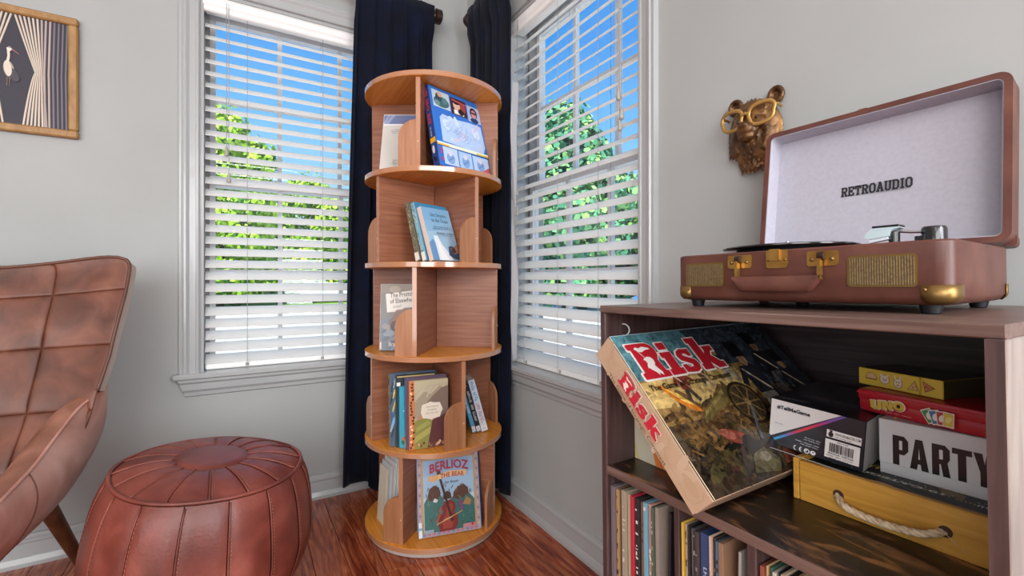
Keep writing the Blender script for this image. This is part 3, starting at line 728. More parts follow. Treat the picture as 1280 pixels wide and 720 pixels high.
# tier 1: big blue annual
x, y = at(.056, .228); w, h, th = .238, .285, .03
b = book('large blue picture annual leaning on the top tier, yellow stripe across it', x, y, S1, .323, .2258, w, h, th, '2f6fc4', '223a70')
a = Art(); a.rect(.004, .003, w - .003, h - .004, '2f72cc')
a.rect(.012, .212, .088, .274, 'b9cfd8'); a.ell(.05, .235, .034, .02, '3f6a72'); a.ell(.04, .25, .014, .016, '2a4a58'); a.ell(.046, .262, .010, .010, 'd0a890'); a.ell(.066, .242, .012, .012, '52808a'); a.ell(.03, .228, .012, .010, '6f929a')
a.rect(.092, .206, .166, .270, '3a2430'); a.ell(.12, .244, .017, .02, 'd9b49e'); a.ell(.12, .258, .019, .011, '1d1a22'); a.rect(.104, .210, .15, .226, 'ece8e4'); a.ell(.15, .24, .012, .018, 'a04048'); a.stroke([(.1, .262), (.165, .256)], .008, 'b04a50'); a.ell(.137, .222, .014, .012, '20222c')
a.rect(.17, .200, w - .006, .262, 'a9b9d8'); a.ell(.2, .236, .018, .022, '1c1c28'); a.ell(.2, .232, .013, .017, 'c8909a'); a.stroke([(.187, .237), (.213, .236)], .006, '14141c'); a.ell(.2, .208, .02, .010, '2c3a62')
a.poly([(.028, .09), (.03, .175), (.045, .19), (.1, .185), (.17, .192), (w - .012, .19), (w - .006, .11), (w - .02, .08), (.12, .085)], 'b4cdf0')
for k in range(26):
    random.seed(k); a.ell(.04 + random.random() * .17, .095 + random.random() * .085, .012 + random.random() * .012, .006 + random.random() * .012, random.choice(['c6daf5', 'bdd2f2', 'd3e2f7', 'aac4ec', 'cfc6dd', 'bcd6f0']), rot=random.random() * 3)
for k in range(12):
    random.seed(40 + k); x0 = .04 + random.random() * .15; y0 = .1 + random.random() * .06; a.stroke([(x0, y0), (x0 + .02, y0 + .012), (x0 + .03, y0 + .03)], .0016, random.choice(['8faed8', 'a79cc0', 'c59aa8']))
a.rect(.0, .076, w, .083, 'e6ecd8'); a.rect(0, .071, .05, .077, 'e3b02c'); a.rect(w - .06, .071, w, .077, 'dcc24a'); a.rect(.05, .071, w - .06, .076, 'e9e7c8')
a.rect(.02, .006, .084, .068, 'b9cdec'); a.rect(.088, .006, .15, .066, 'a9c6ea'); a.rect(.154, .006, w - .006, .064, 'b4cdee')
for cxx in (.05, .118, .19): a.ell(cxx, .03, .018, .02, '7fa0d0'); a.ell(cxx, .048, .009, .010, 'd8cfd8'); a.stroke([(cxx - .012, .02), (cxx + .014, .036)], .005, '5f84bb')
a.scrib(.006, .062, .05, .010, (3, 2), 'c84a58', -PI / 2)
a.poly([(w - .05, .008), (w - .008, .03), (w - .006, .008)], 'c25a68')
front(a, b)
a = Art(); a.rect(.002, .002, th - .002, h - .002, '25407c'); a.rect(.002, .083, th - .002, .100, 'e0aa28'); a.rect(.002, .195, th - .002, h - .002, '2a3468')
a.scrib(.007, .272, .125, .016, (3, 5, 4), 'c4424e', -PI / 2); a.scrib(.011, .136, .034, .007, (3, 6), 'c9cbd0', -PI / 2); a.ell(th / 2, .058, .006, .014, 'd8d0d0'); a.ell(th / 2, .025, .006, .008, '11182c')
spine_art(a, b, th)

# tier 1: pale booklet behind the stop board
x, y = at(-.161, .156); w, h = .112, .222
b = book('pale grey booklet with a blue band on top, in the top tier', x, y, S1, -.5393, .2724, w, h, .007, 'cfcdc6', 'e4e2dc')
a = Art(); a.rect(.001, .001, w - .001, h - .001, 'c6c4be'); a.rect(.001, .182, w - .001, h - .004, '6b7aa2'); a.poly([(.001, .182), (.028, h - .004), (.04, h - .004), (.018, .182)], '8d9ab8'); a.poly([(.001, .188), (.016, h - .004), (.02, h - .004), (.001, .18)], 'a9b2c6')
a.rect(.001, .178, w - .001, .183, 'dfe0e0'); 
a.scrib(.03, .158, .072, .0035, (1, 9, 5, 4), '6a6a70'); a.scrib(.03, .150, .074, .0035, (3, 6, 7, 2), '6a6a70'); a.scrib(.036, .142, .04, .0035, (3, 5), '6a6a70')
a.ell(.085, .09, .03, .036, 'b8bfcc'); a.ell(.087, .092, .024, .03, 'c9cdd4'); a.scrib(.044, .036, .03, .0035, (4, 4), '6a6a70'); a.scrib(.044, .029, .034, .0035, (3, 5), '6a6a70'); a.scrib(.043, .022, .04, .0035, (5, 5), '6a6a70')
front(a, b)

# tier 2: three leaning books
nx = lambda yw: (math.sin(yw), -math.cos(yw))
x, y = at(.034, .226); w, h, th = .132, .190, .018; yw = .405
b = book('pale blue hardback with handwritten title at the front of the second tier', x, y, S2, yw, .3345, w, h, th, '8db9d8', 'd9bfae')
a = Art(); a.rect(.001, .001, w - .001, h - .001, '9fc3dd'); a.poly([(.001, .1), (w - .001, .12), (w - .001, h - .001), (.001, h - .001)], '8ab8d8'); a.poly([(.001, .14), (w - .001, .15), (w - .001, h - .001), (.001, h - .001)], '7fb2d6')
a.poly([(.001, .001), (.03, .001), (.036, .05), (.02, .075), (.001, .06)], '6d98c4'); a.poly([(.03, .001), (.095, .001), (.08, .03), (.06, .055), (.045, .088), (.028, .088)], 'e6eef4'); a.poly([(.04, .001), (.08, .001), (.055, .04), (.04, .08)], 'f4f8fa')
a.poly([(.08, .02), (.1, .008), (w - .001, .001), (w - .001, .045), (.098, .054), (.086, .05)], '38506e'); a.poly([(.092, .045), (.115, .05), (w - .001, .062), (w - .001, .03), (.105, .022)], '9a7a6a'); a.ell(.108, .038, .010, .010, '52404a'); a.ell(.122, .046, .008, .010, 'b08c74')
a.text('Like Streams', .034, .158, .075, .014, '2a4258', .0, shear=-.1); a.text('to the Ocean', .036, .138, .078, .014, '2a4258', .0, shear=-.1)
a.scrib(.036, .118, .072, .004, (5, 2, 4, 5, 3), '48647c'); a.scrib(.032, .110, .088, .004, (6, 4, 4, 2, 3, 2, 3), '48647c'); a.scrib(.04, .092, .08, .006, (8, 7), '3f5a72')
a.scrib(.046, .084, .06, .003, (3, 4, 5, 11, 6), '5a7488')
front(a, b)
dx, dy = -math.sin(yw), math.cos(yw)
gap = (.020) / math.cos(.3345)
x2, y2 = x + dx * gap * 1.12 - .0, y + dy * gap * 1.12; w2, h2, th2 = .150, .206, .019
b = book('teal patterned hardback, middle one of the three leaning on the second tier', x2 - .004, y2, S2, yw, .31, w2, h2, th2, '3f86b0', '6fa3b4')
a = Art(); a.rect(.001, .001, w2 - .001, h2 - .001, '3f89b5')
for k in range(30):
    random.seed(90 + k); a.ell(.008 + random.random() * (w2 - .016), .01 + random.random() * (h2 - .02), .006 + random.random() * .008, .003 + random.random() * .006, random.choice(['1f3f58', '5fb0d0', '2a5f80', '74bcd6', 'c8785a', '28506e']), rot=random.random() * 3)
a.ell(.016, .11, .006, .006, 'd8764e'); front(a, b)
a = Art(); a.rect(.001, .001, th2 - .001, h2 - .001, '7fa9b6')
for k in range(26):
    random.seed(190 + k); a.ell(.003 + random.random() * (th2 - .006), .03 + random.random() * (h2 - .04), .003, .002 + random.random() * .003, random.choice(['4f7f92', 'a9c6cc', '3c6a80', '8c9c80']), n=8)
a.rect(.001, .003, th2 - .001, .032, 'e4e2dc'); spine_art(a, b, th2)
x3, y3 = x2 + dx * .0235, y2 + dy * .0235; th3 = .022
b = book('brown mottled hardback, rearmost of the three leaning on the second tier', x3 - .008, y3, S2, yw, .29, .150, .206, th3, '5b5346', '6a6250')
a = Art(); a.rect(.001, .001, th3 - .001, .205, '6c6552')
for k in range(44):
    random.seed(290 + k); a.ell(.003 + random.random() * (th3 - .006), .03 + random.random() * .17, .002 + random.random() * .003, .002 + random.random() * .004, random.choice(['4a4438', '8f8870', '3a352c', 'a39c84', '7a6a4c']), n=8)
a.rect(.001, .003, th3 - .001, .030, 'dcd8ce'); spine_art(a, b, th3)
# book seen edge-on behind the left post of tier 2
x, y = at(-.232 + .03, -.02)
b = book('cream book seen edge-on at the left rim of the second tier', x - .012, y - .01, S2, math.radians(20), .02, .09, .17, .016, 'd8cdb8')

# tier 3: novel behind the stop board
x, y = at(-.170, .124); w, h = .140, .232
b = book('grey hardback novel with a torn paper title strip, third tier', x, y, S3, -.5393, .0818, w, h, .024, '6e6a68', 'e6e4e0')
a = Art(); a.rect(.001, .001, w - .001, h - .001, '75716e'); a.poly([(.001, .001), (w - .001, .001), (w - .001, .11), (.06, .13), (.001, .1)], '6c7684'); a.poly([(.03, .1), (.06, .14), (w - .001, .16), (w - .001, .07), (.06, .055)], '7f5f54'); a.ell(.06, .085, .024, .02, '4f3f3c'); a.ell(.03, .06, .02, .012, '8c96a2'); a.ell(.024, .08, .012, .010, '93908a'); a.rect(.001, .2, w - .001, h - .001, '807468'); a.ell(.05, .212, .02, .012, '9a8c7c')
for k in range(20):
    random.seed(390 + k); a.ell(.01 + random.random() * .1, .01 + random.random() * .08, .012, .005, random.choice(['5f6a78', '7c8694', '545e6c', '8a8480']), rot=random.random())
a.poly([(.018, .196), (w - .001, .212), (w - .001, .152), (.085, .148), (.075, .142), (.06, .141), (.05, .134), (.024, .132)], 'd8d2ca')
a.text('The Promise', .034, .182, .088, .017, '3c3a42', .012, rot=.1); a.text('of Elsewhere', .034, .162, .092, .016, '3c3a42', .012, rot=.1); a.text('A novel', .044, .146, .03, .010, '6a646a', 0, shear=.3, rot=.16)
a.text('Brad', .032, .016, .03, .014, 'd6cfc6', .01); a.rect(.002, .006, .007, .03, 'cfc9b8')
front(a, b)

# tier 4: four standing on the left of the front panel
PB = [('FAVORITE', -.043, .222, -.077, .0247, .134, .2235, .011)]
x, y = at(-.043, .222); yw, w, h, th = -.10, .130, .222, .012
bx0, by0 = x, y
b = book('orange-spined book of mountain landscapes, front one of the fourth tier', x, y, S4, yw, .03, w, h, th, 'a89878', 'd8814c')
a = Art(); a.rect(.001, .001, w - .001, h - .001, 'b5a890'); a.poly([(.014, .15), (.05, .185), (.07, .175), (.1, .2), (w - .001, .185), (w - .001, .1), (.014, .1)], 'a09480'); a.poly([(.014, .18), (.06, .205), (w - .001, .21), (w - .001, h - .001), (.014, h - .001)], 'b9b094')
for k in range(8): a.stroke([(.02 + k * .012, .165 + (k % 3) * .01), (.04 + k * .011, .19 + (k % 2) * .01)], .003, 'c2b8a0')
a.poly([(.05, .14), (.075, .168), (.105, .192), (w - .001, .2), (w - .001, .1), (.07, .1)], '7c6a60'); a.poly([(.014, .085), (.05, .13), (.05, .1), (.03, .08)], 'b08a6a'); a.poly([(.014, .001), (.014, .09), (.06, .1), (.08, .08), (.075, .001)], '8a8a4a'); a.poly([(.014, .04), (.07, .07), (.07, .05), (.014, .02)], 'a8a45c'); a.poly([(.02, .07), (.06, .09), (.07, .078), (.02, .055)], '9c9c58')
a.poly([(.058, .001), (.075, .09), (w - .001, .11), (w - .001, .001)], '5f3a3c')
for k in range(18):
    random.seed(490 + k); a.ell(.02 + random.random() * .1, .006 + random.random() * .012, .004, .005, random.choice(['caa080', '6a4038', '8a6a50', 'd8b090']), n=8)
a.rect(.001, .001, .015, h - .001, 'cf7a46')
for k in range(22):
    random.seed(590 + k); a.ell(.003 + random.random() * .010, .008 + k * .0097, .0045, .003, random.choice(['26272b', 'e6d9c4', '26272b', '3a3430']), n=9, rot=random.random() * 3)
px_ = [(.036, .118), (.04, .142), (.058, .147), (.068, .151), (.08, .147), (.1, .146), (.106, .132), (.11, .122), (.104, .112), (.1, .098), (.082, .096), (.07, .092), (.058, .096), (.042, .099)]
a.poly(px_, 'e0d6c6'); a.text('FAVORITE', .054, .131, .040, .0055, '8a7f70'); a.text('POEMS', .059, .121, .03, .0055, '8a7f70'); a.text('FOR THE WILD', .052, .111, .042, .005, '8a7f70')
front(a, b)
dx, dy = -math.sin(yw), math.cos(yw)
def behind(b0, dist, side): return b0[0] + dx * dist + math.cos(yw) * side, b0[1] + dy * dist + math.sin(yw) * side
x, y = behind((bx0, by0), .0135, -.010)
b = book('dark plum book directly behind the landscape book, fourth tier', x, y, S4, yw, .03, .138, .232, .016, '5a4a5c', '4e5f86')
a = Art(); a.rect(.001, .001, .015, .231, '54648c'); a.rect(.001, .001, .015, .03, 'c9cccf'); a.ell(.008, .05, .004, .008, 'c8b040'); spine_art(a, b, .016)
x, y = behind((bx0, by0), .033, -.026)
b = book('turquoise book with a white T on its cover edge, fourth tier', x, y, S4, yw, .03, .135, .200, .012, '3a97ae', '2f8198')
a = Art(); a.rect(.001, .001, .134, .199, '3c9db4'); a.text('T', .012, .1, .012, .022, 'eef2f2', .0); a.ell(.02, .02, .014, .012, '2c6a40'); a.ell(.012, .03, .006, .006, 'c06a50'); front(a, b)
x, y = behind((bx0, by0), .046, -.034)
b = book('dark book with a pale wavy cover behind the turquoise one, fourth tier', x, y, S4, yw, .03, .14, .236, .012, '2c3236', '3c4a4c')
a = Art(); a.rect(.001, .001, .139, .235, '30393c'); a.stroke([(.004, .23), (.13, .23)], .004, 'c9b26a'); a.rect(.002, .2, .014, .212, 'e8e4da'); front(a, b)
x, y = behind((bx0, by0), .059, -.052)
b = book('blue and yellow painted book, leftmost on the fourth tier', x, y, S4, yw, .03, .155, .240, .018, '47586a', '7c8a7c')
a = Art(); a.rect(.001, .001, .154, .239, '4c6076')
for k in range(24):
    random.seed(690 + k); x0 = random.random() * .03; y0 = .02 + random.random() * .19; a.stroke([(x0, y0), (x0 + .008, y0 + .03)], .005, random.choice(['c9b44a', '3f74a8', '2c3a4a', '6fa0c4', 'e0cc66', '9fb6c8', '3a3a34']))
a.ell(.03, .13, .01, .014, 'e6e4da'); a.stroke([(.03, .2), (.06, .235), (.15, .232)], .004, '8a7a44')
front(a, b)
a = Art(); a.rect(.001, .001, .017, .239, '6f7f88')
for k in range(20):
    random.seed(790 + k); a.ell(.009, .03 + k * .0105, .006, .007, random.choice(['c9b44a', '3f74a8', '2c3a4a', 'd8d2b8', 'a0654a', '7f9cae']), n=9)
a.rect(.001, .001, .017, .028, 'b09078'); spine_art(a, b, .018)
# tier 4: three spines right of the front panel
ang = math.atan2(-.30 * rho[1] + .954 * dep[1], -.30 * rho[0] + .954 * dep[0])
def spine_book(label, p, t, th, h, cols, words, lean):
    x, y = at(p, t); b = book(label, x, y, S4, ang, lean, .098, h, th, cols[0], cols[1]); a = Art(); a.rect(.0008, .001, th - .0008, h - .001, cols[1])
    for (grp, y0, ln, hh, c) in words: a.scrib(th / 2 - hh / 2, y0, ln, hh, grp, c, -PI / 2)
    a.rect(.001, .004, th - .001, .024, cols[2]); a.scrib(th * .3, .010, th * .4, .004, (2,), '5a6a80'); spine_art(a, b, th); return b
# the front cover of these looks to the right of the picture, the spine toward the room
spine_book('white book with pale blue spine lettering, rightmost on the fourth tier', .200, .034, .024, .196, ('d4d9e2', 'cfd6e2', 'dfe3ea'), [((4, 4), .190, .075, .013, '58a4c8'), ((4, 7), .108, .075, .012, 'b08a94')], .27)
spine_book('black spined book between two pale ones on the fourth tier', .200 - .954 * .0262, .034 + .3 * .0262, .016, .172, ('23252b', '2b2d33', 'd8dade'), [((7, 3, 6), .155, .115, .008, 'd8d2cc')], .27)
spine_book('thin sky blue spined book beside the front panel, fourth tier', .200 - .954 * .0440, .034 + .3 * .0440, .014, .150, ('59a9d6', '5aa9d4', 'e2e6ea'), [((4, 5), .13, .06, .006, 'e6eef2')], .27)

# tier 5: large picture book
x, y = at(-.02, .198); w, h, th, yw = .214, .257, .012, -.2147
b = book('large picture book with a cello on its cover, bottom tier', x, y, S5, yw, .235, w, h, th, '8d9cb2', '5a6684')
a = Art(); a.rect(.001, .001, w - .001, h - .001, 'a99aa6'); a.rect(.012, .012, w - .012, h - .012, 'b59a72'); a.rect(.02, .016, w - .02, h - .018, '9dbbd6'); a.rect(.02, .016, w - .02, .12, 'b9cfe0'); a.rect(.02, .19, w - .02, h - .018, '94aed0')
for k in range(14): a.ell(.008, .02 + k * .016, .004, .005, '8a7f90' if k % 2 else 'c2a2a2', n=8); a.ell(w - .008, .02 + k * .016, .004, .005, '8a7f90' if k % 2 else 'c2a2a2', n=8)
for k in range(12): a.ell(.02 + k * .016, h - .009, .006, .004, 'b07a80' if k % 2 else '8c8fae', n=8); a.ell(.02 + k * .016, .008, .006, .004, 'b0788a' if k % 3 else '7c86aa', n=8)
# hills and costumes in the cover's colours, with the cello (no figures)
a.poly([(.021, .013), (.021, .105), (.035, .128), (.055, .136), (.075, .128), (.092, .100), (.108, .104), (.125, .124), (.15, .132), (.172, .124), (w - .021, .10), (w - .021, .013)], '4a6e6c')
a.poly([(.021, .013), (.021, .085), (.038, .112), (.062, .118), (.078, .095), (.084, .05), (.08, .013)], '44706c'); a.poly([(.122, .013), (.118, .06), (.132, .098), (.156, .110), (.18, .1), (w - .021, .07), (w - .021, .013)], '3f6a66')
a.poly([(.038, .112), (.034, .128), (.040, .148), (.056, .158), (.072, .150), (.078, .13), (.070, .116), (.056, .108)], '5a4034'); a.poly([(.118, .112), (.122, .13), (.138, .146), (.158, .150), (.172, .138), (.174, .118), (.156, .108), (.136, .104)], '5c4236'); a.poly([(.084, .110), (.088, .128), (.100, .136), (.112, .128), (.114, .110)], '4c382f')
random.seed(31)
for k in range(70):
    x0 = .026 + random.random() * (w - .056); y0 = .02 + random.random() * .13; a.stroke([(x0, y0), (x0 + random.uniform(-.008, .008), y0 + .010)], .0022, random.choice(['557f7a', '3a5f5c', '6a8f88', '4f3c34', '6d5244']) if y0 < .11 else random.choice(['6d5244', '4f382e', '7c6050']))
a.poly([(.056, .118), (.068, .112), (.062, .104), (.050, .108)], 'cfd4dc'); a.poly([(.140, .106), (.15, .1), (.152, .07), (.140, .075)], '7c4a78'); a.poly([(.150, .088), (.166, .11), (.182, .098), (.176, .082)], 'a07c50')
a.poly([(.070, .013), (.066, .04), (.074, .062), (.086, .070), (.080, .086), (.090, .104), (.108, .108), (.124, .098), (.126, .080), (.120, .068), (.132, .054), (.132, .030), (.122, .013)], '7a3030'); a.poly([(.082, .02), (.080, .045), (.092, .062), (.098, .09), (.112, .098), (.118, .084), (.108, .062), (.118, .045), (.112, .02)], '94443a')
a.stroke([(.076, .088), (.072, .066), (.06, .044)], .006, 'a8503c'); a.stroke([(.073, .19), (.114, .04)], .009, '42302c', taper=[.7, 1]); a.stroke([(.066, .196), (.079, .198)], .012, '5c4034'); a.stroke([(.06, .036), (.15, .068)], .0026, 'c0a06a'); a.stroke([(.086, .046), (.112, .054)], .004, 'c8a878')
a.rect(.15, .014, w - .021, .026, 'b9828c'); a.ell(.182, .022, .0045, .0045, 'b03a3c'); a.rect(.021, .014, .05, .024, '8ca4b4')
a.text('BERLIOZ', .042, .196, .134, .030, 'a83a4a', .022, arc=.010)
a.poly([(.068, .175), (.11, .183), (.165, .179), (.17, .196), (.11, .200), (.07, .191)], 'e0b886'); a.poly([(.068, .175), (.056, .170), (.034, .176), (.038, .190), (.07, .191)], 'd6a87a')
a.text('THE BEAR', .078, .177, .082, .015, '9a3640', .02, arc=.004); a.text('Jan Brett', .09, .157, .05, .012, '4a5268', .0, shear=.2)
a.rect(.001, .004, .012, .05, 'dfe2e2'); a.rect(.001, .026, .012, .034, '7fb0d0')
front(a, b)
dx, dy = -math.sin(yw), math.cos(yw)
for k, (lab, dd, sd, hh, ww, tt, cc, sc) in enumerate([
        ('dark blue thin book right behind the large picture book, bottom tier', .0128, .012, .252, .210, .010, '27345a', '35466e'),
        ('black book with yellow specks behind the large picture book, bottom tier', .0245, .008, .262, .214, .012, '1e2230', '222838'),
        ('pale grey book farthest behind the large picture book, bottom tier', .038, .002, .262, .205, .010, 'b8bcc0', 'c4c8cc')]):
    bb = book(lab, x + dx * dd + math.cos(yw) * sd, y + dy * dd + math.sin(yw) * sd, S5, yw, .235, ww, hh, tt, cc, sc)
    if k == 1:
        a = Art(); a.rect(.2, .02, .213, .26, '20263a')
        for j in range(6): a.ell(.206, .19 + j * .012, .003, .003, 'd8b050', n=8)
        a.rect(.2, .1, .213, .135, 'b0663c'); a.rect(.2, .03, .213, .07, '9ab0c8'); front(a, bb)
# tier 5: thin white books facing left, leaning on the front panel
x0, y0 = at(-.177, .046); x1, y1 = at(-.112, .134)
yw5 = math.atan2(y1 - y0, x1 - x0)
for k, (lab, hh, cc) in enumerate([('cream picture book leaning on the bottom tier, outermost of four pale ones', .196, 'd8d0bc'), ('light grey thin book, second of the four pale ones on the bottom tier', .210, 'c9ccd0'), ('white thin book, third of the four pale ones on the bottom tier', .222, 'dcdcd8'), ('tall white book, innermost of the four pale ones on the bottom tier', .235, 'e0e2e2')]):
    ox, oy = math.sin(yw5), -math.cos(yw5); q = (3 - k) * .0085
    book(lab, x0 + ox * q + .006 * k * 0, y0 + oy * q, S5, yw5, .06, [.070, .086, .098, .108][k], hh, .0055, cc, pages='d8d6d0')

# ================================================================== RECORD CABINET (stands a touch out of level)
TAU = .0158
MC = Matrix(((0, 1, 0, -.43), (-math.cos(TAU), 0, math.sin(TAU), -1.4256), (math.sin(TAU), 0, math.cos(TAU), .8492), (0, 0, 0, 1)))
# local axes: a to the right along the front, b toward the wall, c up; origin at the top front left corner
CW, CD, CH, SH = .4733, .428, .8475, -.263
cab = thing('record_cabinet', 'dark walnut record cabinet with open cubby against the right wall', 'cabinet', MC @ Matrix.Translation((CW / 2, CD / 2, -CH)))
cl = Matrix.Translation((-CW / 2, -CD / 2, CH))
def cpart(name, a, b, m, bev=.0012): return MB().box(a, b, bev=bev).build(name, m, cab, cl)
cpart('top_board', (0, 0, -.012), (CW, CD, 0), M['walnut_x'])
cpart('left_side', (.0005, .0005, -CH), (.0130, CD, -.0122), M['walnut_v'])
cpart('right_side', (CW - .0130, .0005, -CH), (CW - .0005, CD, -.0122), M['walnut_side_lit'])
MB().box((CW - .0128, -.0006, -CH), (CW - .0012, .0003, -.0124)).build('edge_strip', M['walnut_v'], cab, cl)
cpart('middle_shelf', (.0132, .002, SH - .0135), (CW - .0132, CD - .006, SH), M['rustic'])
MB().box((.0134, .0006, SH - .0134), (CW - .0134, .0019, SH - .0002)).build('edge_strip', M['walnut_x'], cab, cl)
cpart('back_board', (.0132, CD - .005, -CH + .05), (CW - .0132, CD - .001, -.0125), M['backboard'])
cpart('bottom_shelf', (.0132, .002, -.640), (CW - .0132, CD - .006, -.6265), M['rustic'])
for a_ in (.1450, .2520, .3590): cpart('divider', (a_, .003, -.6262), (a_ + .0120 if a_ > .2 else a_ + .0088, CD - .006, SH - .0138), M['walnut_v'])
cpart('kick_board', (.0132, .03, -CH), (CW - .0132, .042, -.6405), M['walnut_x'])
tag(MB().tube([(.0008 + .010 * math.cos(t), 0, .010 * math.sin(t)) for t in [k * 2 * PI / 20 for k in range(20)]], .0012, 8, closed=True).build('cable_loop', C('c9c9cc', .4), None, MC @ Matrix.Translation((.0135, .04, -.042)) @ Matrix.Rotation(.5, 4, 'Z'), smooth=True), 'small white cable loop stuck inside the cabinet at the top left', 'cable')

# ------------------------------------------------------------------ records
def record(label, a_, w_, h, cs, b0=.006, tilt=0., marks=None, gap=0):
    t = thing('record_sleeve', label, 'record', MC @ Matrix.Translation((a_, b0, -.6262)) @ Matrix.Rotation(tilt, 4, 'Y'), group='record sleeves in the lower cubbies')
    MB().box((0, 0, .0003), (w_ - .0004, .312, h), bev=.0005).build('sleeve', C(cs, .55), t)
    if marks:
        a = Art(); R = random.Random(int(a_ * 1e4))
        for k in range(marks[1]):
            y0 = h * (.35 + .62 * R.random()); a.rect(w_ * R.uniform(.15, .35), y0, w_ * R.uniform(.55, .8), y0 + R.uniform(.0012, .006), marks[0])
        a.build('spine_print', t, (0, 0, 0), (1, 0, 0), (0, 0, 1), material=M['print_matte'])['kind'] = 'stuff'
    return t
c1 = [('grey violet record sleeve, first in the left cubby', '6f6468', None), ('tan record sleeve with black specks, second in the left cubby', 'a98457', ('2b2420', 14)), ('nearly black thin record sleeve, third in the left cubby', '322c2c', None), ('grey beige record sleeve, fourth in the left cubby', '9a8f7c', ('c9c2ae', 8)), ('pale sand record sleeve, fifth in the left cubby', 'b3a488', None), ('bright red record sleeve in the left cubby', 'b02c3a', None),
      ('black and white specked record sleeve right of the red one', '2c2a2c', ('d8d4d0', 22)), ('brown record sleeve left of the light blue one, left cubby', '7c5c48', ('4a3428', 6)), ('light blue record sleeve in the left cubby', '6fa0b4', ('d8d4cc', 5)), ('pink and white record sleeve right of the light blue one', 'c08a80', ('e2dad2', 16)), ('dark green record sleeve in the left cubby', '4c5a4a', ('a8b09c', 8)), ('warm grey record sleeve, rightmost but one of the left cubby', '8f8278', None)]
xs = [.0153, .0253, .0324, .0382, .05, .0586, .0663, .0763, .0844, .0932, .1005, .1064, .1140]
hs = [.330, .327, .329, .331, .328, .330, .329, .326, .330, .330, .329, .331]
for k, (l, c, mk) in enumerate(c1): record(l, xs[k] + .0002, xs[k + 1] - xs[k] - .0012, hs[k], c, marks=mk, b0=.006 + (k * 37 % 5) * .0012)
record('black record sleeve standing deep at the right end of the left cubby', .1165, .004, .330, '1f1d22', b0=.014, tilt=.035)
c2 = [('yellow record sleeve, first in the middle cubby', 'c9a53e', None), ('cream and brown striped record sleeve, second in the middle cubby', 'b09c86', ('5c4436', 16)), ('black record sleeve, third in the middle cubby', '2a2627', None), ('mid grey record sleeve, fourth in the middle cubby', '6c6664', None), ('charcoal record sleeve with pale specks, fifth in the middle cubby', '3c383a', ('a09a96', 12)), ('dark brown record sleeve just left of the wide blue one', '453a38', ('8a807a', 6)), ('wide navy blue boxed record set in the middle cubby', '33456f', None), ('pinkish cream record sleeve right of the wide blue set', 'c9ac98', ('a88a78', 8)), ('black and tan record sleeve in the middle cubby', '3a302c', ('8a6a50', 12)), ('slate blue record sleeve in the middle cubby', '55708c', ('2a3038', 8)), ('tan brown record sleeve near the right of the middle cubby', '8c6c54', None)]
xs = [.1550, .1585, .1640, .1680, .1720, .1770, .1830, .1974, .2012, .2062, .2120, .2200]
for k, (l, c, mk) in enumerate(c2):
    t = record(l, xs[k] + .0002, xs[k + 1] - xs[k] - .001, [.331, .329, .330, .327, .330, .328, .329, .331, .330, .328, .330][k], c, marks=mk, b0=.006 + (k * 23 % 5) * .0012)
    if k == 6:
        a = Art(); a.scrib(.0045, .285, .060, .005, (3, 1, 5), 'b8c0d0', -PI / 2); a.build('spine_print', t, (0, 0, 0), (1, 0, 0), (0, 0, 1), material=M['print_matte'])
record('light grey record sleeve leaning at the right of the middle cubby', .2260, .004, .328, 'a5a19c', b0=.012, tilt=.03)
c3 = [('rust red record sleeve, first in the right cubby', '8c4a3c', ('4a2c26', 8)), ('tan record sleeve, second in the right cubby', 'b5936c', None), ('dark green record sleeve, third in the right cubby', '3c5c4c', None), ('white and black specked record sleeve, fourth in the right cubby', 'c4beb4', ('2c2a2a', 16)), ('black record sleeve, fifth in the right cubby', '262426', None), ('pale tan specked record sleeve, sixth in the right cubby', 'b8a48c', ('4a4038', 12)), ('near black record sleeve with brown specks, seventh in the right cubby', '2c2826', ('6c5a4a', 8)), ('sand coloured record sleeve, eighth in the right cubby', 'a8906c', None), ('brown record sleeve, ninth in the right cubby', '6c5444', None)]
xs = [.2660, .2721, .2756, .2801, .2856, .2901, .2954, .3007, .3058, .3109]
for k, (l, c, mk) in enumerate(c3): record(l, xs[k] + .0002, xs[k + 1] - xs[k] - .0009, [.329, .331, .330, .328, .330, .331, .329, .330, .327][k], c, marks=mk, b0=.006 + (k * 17 % 5) * .0012)
record('silver grey record sleeve leaning at the right end of the right cubby', .3150, .004, .328, '96928e', b0=.012, tilt=.03)

# ------------------------------------------------------------------ RISK box: leans against the left side, end panel toward the room
rw, rl, rth = .385, .259, .043
s45 = math.sqrt(.5)
X0 = Vector((.018, .9995, .016)).normalized(); Y0 = Vector((s45, 0, -s45)); Y0 = (Y0 - X0 * Y0.dot(X0)).normalized(); Z0 = X0.cross(Y0)
if Z0.x < 0: Z0 = -Z0
# local frame of the box: x along its depth, y down the end panel, z out of the cover
back_low = Vector((.0138 + .0, -.022, -.263 + .1832 + .0012))       # upper back corner at the front end
R3 = Matrix((X0, Y0, Z0)).transposed()
flip = R3.determinant() < 0
rb = thing('board_game_box', 'large war board game box leaning in the cabinet, title in red letters', 'game box', MC @ Matrix.Translation(back_low) @ (Matrix((X0, -Y0, Z0)).transposed() if flip else R3).to_4x4(), group=None)
sy = -1 if flip else 1
def ry(y): return sy * y
MB().box((0.0012, min(ry(.0012), ry(rl - .0012)), .0), (rw - .0012, max(ry(.0012), ry(rl - .0012)), rth * .6), bev=.0008).build('box_base', C('6c5a48', .5), rb)
MB().box((0, min(0, ry(rl)), .004), (rw, max(0, ry(rl)), rth), bev=.0012).build('box_lid', [C('b79a80', .42, .2)], rb)
